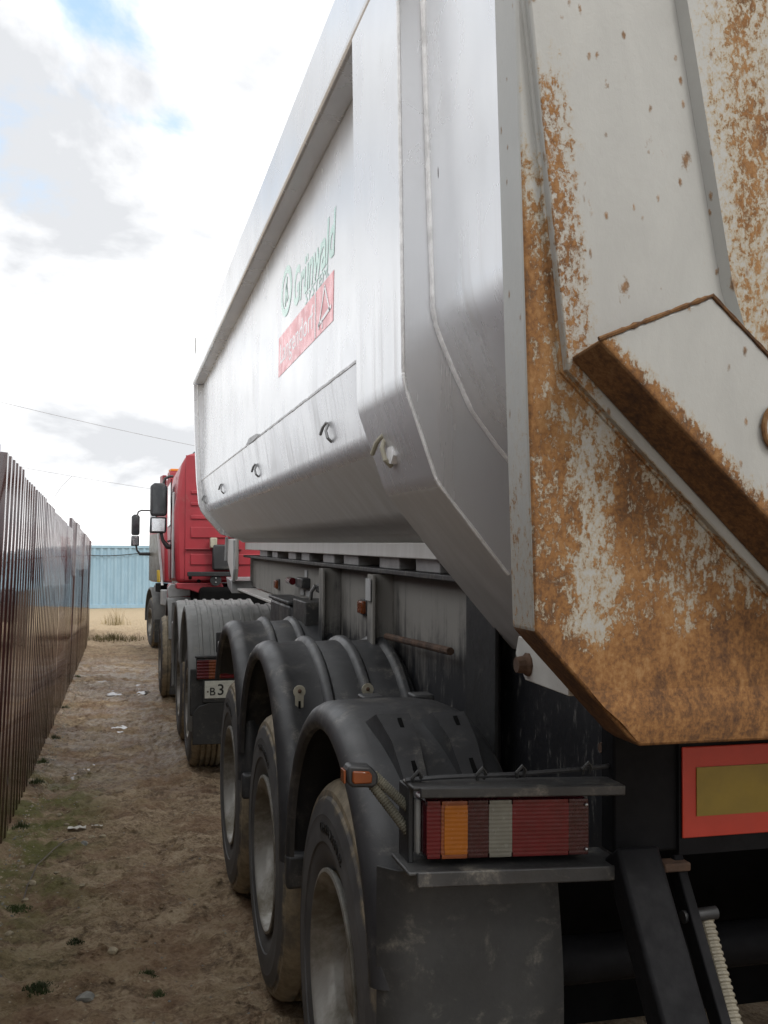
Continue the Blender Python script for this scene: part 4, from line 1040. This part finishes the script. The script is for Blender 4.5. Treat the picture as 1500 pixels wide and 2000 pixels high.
# mirrors on the left door
def mirror_set(parent, x0, x1, y, zb, zm, zt, at, M=None, arm_top=None):
    big = B().prism([(x0 + .02, zm + .012), (x1 - .025, zm + .012), (x1, zm + .04), (x1, zt - .05), (x1 - .04, zt), (x0 + .05, zt), (x0, zt - .04), (x0, zm + .05)], 'y', y, y + .12).build('mirror', 'mirror_dark', parent, bevel=.018, seg=3)
    B().prism([(x0 + .03, zm + .04), (x1 - .03, zm + .04), (x1 - .022, zt - .04), (x0 + .028, zt - .03)], 'y', y - .006, y - .0015).build('glass', 'cab_glass', big, bevel=.002)
    sm_ = B().prism([(x0 + .005, zb), (x1 - .02, zb), (x1 - .006, zb + .03), (x1 - .006, zm - .02), (x1 - .02, zm), (x0 + .01, zm), (x0, zm - .02), (x0 - .005, zb + .02)], 'y', y, y + .12).build('wide_mirror', 'mirror_dark', parent, bevel=.016, seg=3)
    B().prism([(x0 + .022, zb + .022), (x1 - .03, zb + .022), (x1 - .026, zm - .022), (x0 + .022, zm - .022)], 'y', y - .006, y - .0015).build('glass', 'mirror_glass', sm_, bevel=.002)
    B().tube([(x1 - .05, y + .05, zt - .01), (x1 - .03, y + .05, zt + .06), (x1 + .03, y + .05, zt + .09), (at, y + .05, zt + .09)], .018, 10).build('arm', 'black_plastic', parent)
    B().tube([(x1 - .07, y + .05, zb + .01), (x1 - .05, y + .05, zb - .09), (x1 + .01, y + .05, zb - .17), (at, y + .05, zb - .17)], [.02, .022, .035, .04], 10).build('arm', 'black_plastic', parent)
mirror_set(tr, .355, .565, 13.22, 2.085, 2.29, 2.72, .64)

# ================================================================== second truck further ahead, turned slightly outwards
T2 = (.86, 20.8, 0)
t2 = empty('lorry', T2, 'second red lorry with a beige reflection painted on its door standing ahead of the tractor truck', 'truck', rot=(0, 0, R(6.5)))
def L2(x, y, z): return (T2[0] + x, T2[1] + y, z)
def b2(x0, x1, y0, y1, z0, z1): return B().box(T2[0] + x0, T2[0] + x1, T2[1] + y0, T2[1] + y1, z0, z1)
c2 = B().prism([(T2[0] + x_, z_) for x_, z_ in ((0, 1.35), (-.02, 2.4), (.03, 3.1), (.12, 3.45), (.30, 3.55), (1.9, 3.55), (2.28, 3.1), (2.32, 2.4), (2.3, 1.35))], 'y', T2[1], T2[1] + 2.15).build('cab', 'red_paint', t2, bevel=.06, seg=3)
b2(-.026, -.019, .62, 2.05, 1.38, 2.36).build('door_reflection', 'beige_reflection', c2, bevel=.01)  # beige sheet painted in as the reflection on the dark red door
b2(-.030, -.020, 1.15, 1.95, 2.42, 2.95).build('side_window', 'cab_glass', c2, bevel=.02)
B().beam(L2(-.035, .70, 2.35), L2(-.035, .10, 1.30), .02, .05, (1, 0, 0)).build('trim_strip', 'light_grey', c2, bevel=.004)
b2(-.045, .02, .18, .40, 2.75, 3.25).build('rear_stripe', 'yellow_paint', c2, bevel=.01)
b2(.02, 1.2, -.35, -.02, 3.2, 3.55).build('roof_box', 'red_paint', c2, bevel=.03)
b2(.04, 1.1, -.33, -.05, 3.552, 3.60).build('roof_strip', 'orange_paint', c2, bevel=.01)
b2(-.06, .02, .05, .40, 3.30, 3.50).build('horn_bracket', 'red_paint_dark', c2, bevel=.01)
st2 = b2(-.06, .10, .15, .85, 1.16, 1.34).build('step_well', 'dark_void', t2, bevel=.01)
for k in range(3): B().beam(L2(-.075, .20 + k * .12, 1.36), L2(-.075, .27 + k * .12, 1.60), .02, .05, (0, 1, 0)).build('handle_bar', 'yellow_paint', st2, bevel=.004)
b2(-.08, .20, -.35, .05, .92, 1.22).build('toolbox', 'light_grey', t2, bevel=.02)
b2(.02, .45, -1.6, -.2, .55, .92).build('fuel_tank', 'grey_metal', t2, bevel=.03)
b2(.5, 1.8, -6.0, 2.0, .80, 1.05).build('frame_rail', 'black_steel', t2, bevel=.02)
b2(.1, 2.2, 1.2, 2.2, .45, 1.30).build('bumper', 'black_plastic', t2, bevel=.05)
for wx, wy in ((-.10, 1.35), (-.10, -2.3), (-.10, -3.6)):
    clone(wt0, t2, (wx, wy, .515))
    if wy < 0 or True: clone(wt0, t2, (2.40, wy, .515), (0, 0, math.pi))
fg2 = guard(T2[1] + 1.35, .58, .64, .66, [(T2[0] - .10, -.04), (T2[0] - .105, -.02), (T2[0] - .09, 0), (T2[0] + .25, 0)], -5, 182, 24).build('mudguard', 'grey_mudguard', t2, solid=.008, angle=40, fix=False)
b2(-.10, .25, .62, .64, .14, .60).build('mud_flap', 'black_plastic_dusty', fg2)
for wy in (-2.3, -3.6):
    guard(T2[1] + wy, .58, .62, .62, [(T2[0] - .10, -.04), (T2[0] - .105, -.02), (T2[0] - .09, 0), (T2[0] + .5, 0)], 0, 180, 20).build('mudguard', 'black_plastic_dusty', t2, solid=.008, angle=40, fix=False)
b2(.05, 2.25, -6.0, -.5, 1.12, 1.9).build('load_bed', 'grey_metal', t2, bevel=.03)
def mset2():
    x0, x1, y_, zb, zm, zt = T2[0] - .42, T2[0] - .25, T2[1] + 1.9, 2.12, 2.34, 2.80
    mirror_set(t2, x0, x1, y_, zb, zm, zt, T2[0] + .02)
mset2()

# ================================================================== small things on the ground
def pebble(name, x, y, s, mat, seed, label, group, cat='stone'):
    bm = bmesh.new(); bmesh.ops.create_icosphere(bm, subdivisions=2, radius=1)
    for v in bm.verts:
        k = 1 + .35 * noise.noise(v.co * 1.1 + Vector((seed * 3.1, 0, 0))); v.co = Vector((v.co.x * s * k, v.co.y * s * k * .85, v.co.z * s * k * .6))
    me = bpy.data.meshes.new(name); bm.to_mesh(me); bm.free(); me.materials.append(MATS[mat])
    me.polygons.foreach_set('use_smooth', [True] * len(me.polygons)); me.set_sharp_from_angle(angle=R(38))
    o = bpy.data.objects.new(name, me); COL.objects.link(o); o.location = (x, y, gz(x, y) + s * .22); o.rotation_euler = (0, 0, seed * 1.3)
    return tag(o, label, cat, group)
GS = 'loose stones on the mud'
for i, (x, y, s, m_, lab) in enumerate([
        (-.009, 4.64, .026, 'stone_pale', 'smooth pale stone alone in the middle of the mud near the front'),
        (-.106, 4.21, .036, 'stone_grey', 'flat grey stone, largest one, nearest the bottom of the picture'),
        (-.464, 5.0, .022, 'stone_pale', 'pale stone by the fence below the bent wire'),
        (-.17, 5.62, .016, 'stone_pale', 'small pale stone to the right of the lower end of the bent wire'),
        (-.436, 5.50, .018, 'stone_pale', 'pale stone just below the lower end of the bent wire'),
        (-.423, 5.72, .024, 'stone_pale', 'tan stone touching the lower end of the bent wire'),
        (-.315, 5.93, .015, 'stone_pale', 'small tan stone right of the bend of the wire'),
        (-.50, 6.05, .018, 'stone_pale', 'pale stone between the wire and the fence foot'),
        (-.145, 6.64, .024, 'stone_pale', 'tan stone in the pair lying below the white litter, left one'),
        (-.084, 6.60, .020, 'stone_pale', 'tan stone in the pair lying below the white litter, right one'),
        (-.19, 6.50, .026, 'stone_grey', 'dark clod-like stone at the upper end of the bent wire'),
        (-.31, 6.95, .018, 'stone_pale', 'small pale stone left of the white litter on the moss'),
        (-.375, 7.30, .020, 'stone_pale', 'pale stone on green moss farthest from the camera'),
        (.065, 6.09, .012, 'stone_pale', 'tiny pale stone in the rut beside the second tyre')]):
    pebble('stone', x, y, s, m_, i + 1, lab, GS)
def gravel(n, seed):
    rnd = random.Random(seed); bb = B()
    for i in range(n):
        if rnd.random() < .55: x = -.60 + abs(rnd.gauss(0, .07)); y = rnd.uniform(3.6, 16)
        else: x = rnd.uniform(-.6, .6); y = 3.4 + 12 * rnd.random() ** 1.6
        s = rnd.uniform(.0025, .009) * (1.3 if x < -.5 else 1); z = gz(x, y)
        q = [(x + s * rnd.uniform(.7, 1.2) * dx_, y + s * rnd.uniform(.7, 1.2) * dy_, z + s * dz_ * .7) for dx_, dy_, dz_ in ((1, 0, 0), (0, 1, 0), (-1, 0, 0), (0, -1, 0), (0, 0, 1), (0, 0, -.6))]
        bb.add(q, [(0, 1, 4), (1, 2, 4), (2, 3, 4), (3, 0, 4), (1, 0, 5), (2, 1, 5), (3, 2, 5), (0, 3, 5)], 0 if rnd.random() < .7 else 1)
    return bb
tag(gravel(2600, 3).build('gravel', ['stone_pale', 'stone_grey'], smooth=False, fix=False), 'fine pale gravel strewn over the mud and banked along the fence', 'gravel', kind='stuff')
def clods(n, seed):
    rnd = random.Random(seed); bb = B()
    for i in range(n):
        x = rnd.uniform(-.62, .75); y = 3.3 + 11 * rnd.random() ** 1.5
        if noise.noise(Vector((x * 2.2, y * 1.6, 4.4))) < .02: continue
        s = rnd.uniform(.005, .020); z = gz(x, y) - s * .15; a = rnd.uniform(0, 6.28); q = []
        for k in range(6): t = a + k * 1.047; r_ = s * rnd.uniform(.7, 1.2); q.append((x + r_ * math.cos(t), y + r_ * math.sin(t), z))
        for k in range(4): t = a + k * 1.57 + .3; r_ = s * rnd.uniform(.35, .65); q.append((x + r_ * math.cos(t), y + r_ * math.sin(t), z + s * rnd.uniform(.35, .7)))
        bb.add(q, [(0, 1, 6), (1, 7, 6), (1, 2, 7), (2, 3, 7), (3, 8, 7), (3, 4, 8), (4, 9, 8), (4, 5, 9), (5, 0, 9), (0, 6, 9), (6, 7, 8, 9)])
    return bb
tag(clods(2600, 5).build('mud_clods', 'mud', smooth=False, fix=False), 'small crumbs and clods of clay kicked up over the path', 'mud', kind='stuff')
def tuft(name, x, y, n, h, spread, mat, seed, label, group, cat='grass', lean=.6, wk=1.):
    rnd = random.Random(seed); bb = B(); z = gz(x, y)
    for i in range(n):
        a = rnd.uniform(0, 6.28); r_ = spread * rnd.random() ** .9; bx_, by_ = x + r_ * math.cos(a), y + r_ * math.sin(a)
        hh = h * rnd.uniform(.35, 1.1) * (1.08 - .75 * (r_ / spread) ** 1.2); w = (.0022 + .0022 * rnd.random()) * wk; d = rnd.uniform(0, 6.28); l = lean * hh * rnd.uniform(.2, 1.2)
        px_, py_ = -math.sin(d) * w, math.cos(d) * w; p = []
        for t in (0, .45, .8, 1.):
            cx_, cy_, cz_ = bx_ + math.cos(d) * l * t * t, by_ + math.sin(d) * l * t * t, z - .004 + hh * t * (1 - .25 * t); k_ = 1 - t * .92
            p += [(cx_ + px_ * k_, cy_ + py_ * k_, cz_), (cx_ - px_ * k_, cy_ - py_ * k_, cz_)]
        bb.add(p, [(0, 1, 3, 2), (2, 3, 5, 4), (4, 5, 7, 6)])
    o = bb.build(name, mat, smooth=False, fix=False); return tag(o, label, cat, group)
for i, (x, y, n, h, sp, lab) in enumerate([(-.28, 4.34, 420, .040, .075, 'dark green grass tuft at the bottom left, largest of the tufts'),
                                        (.13, 4.39, 240, .034, .050, 'farther one of two small grass tufts side by side in the middle of the mud'),
                                        (.164, 4.20, 240, .036, .052, 'nearer one of two small grass tufts side by side in the middle of the mud'),
                                        (-.168, 4.82, 160, .030, .045, 'tiny grass tuft on bare mud above the largest tuft'),
                                        (-.465, 5.34, 260, .030, .08, 'flat grass tuft close to the left edge of the picture')]):
    tuft('grass_tuft', x, y, n, h, sp, 'green_grass', 50 + i, lab, 'grass tufts on the mud')
for i, (x, y) in enumerate([(-.585, 6.9), (-.59, 8.2), (-.60, 9.1), (-.59, 10.4), (-.60, 12.6), (-.60, 16.)]):
    lab = ('nearest', 'second nearest', 'third nearest', 'fourth nearest', 'fifth nearest', 'farthest')[i] + ' of the low green weed clumps along the foot of the brown fence'
    tuft('weed_clump', x, y, 120, .07, .06, 'green_grass', 80 + i, lab, 'weeds along the fence foot', 'weed')
tuft('dry_weed', -.15, 24.5, 380, .28, .80, 'weed_brown', 97, 'wide brownish green weed patch between the fence end and the lorry', 'dry weeds at the far end of the path', 'weed', 1.2, 2.8)
tuft('dry_weed', -.10, 31.0, 90, .80, .45, 'dry_grass', 96, 'taller thin dry weeds in front of the blue container', 'dry weeds at the far end of the path', 'weed', .5, 2.2)
# twig-like wire and paper scrap
pts = [(-.445, 5.50), (-.441, 5.64), (-.434, 5.80), (-.418, 5.97), (-.39, 6.14), (-.35, 6.30), (-.30, 6.46), (-.244, 6.63)]
tag(B().tube([(x, y, gz(x, y) + .016) for x, y in pts], .0035, 6).build('bent_wire', 'wire_rust'), 'thin bent wire lying on the mossy mud beside the fence', 'wire')
for (x, y, w, lab) in ((-.244, 6.86, .055, 'larger scrap of white litter above the upper end of the bent wire'), (-.12, 6.88, .035, 'smaller scrap of white litter right of the larger one')):
    z_ = max(gz(x + a_, y + b_) for a_ in (-.03, 0, .03) for b_ in (-.04, 0, .04)) + .004; rnd = random.Random(int(w * 1000)); bb = B()
    n_ = 6
    bb.v = [(x - w + 2 * w * i / n_, y + (j - .5) * w * 1.1 + rnd.uniform(-.01, .01), z_ + rnd.uniform(0, .012)) for j in range(2) for i in range(n_ + 1)]
    bb.f = [(i, i + 1, n_ + 2 + i, n_ + 1 + i) for i in range(n_)]; bb.m = [0] * n_
    tag(bb.build('paper_scrap', 'paper_white', solid=.002, fix=False), lab, 'litter', 'white litter on the mud')
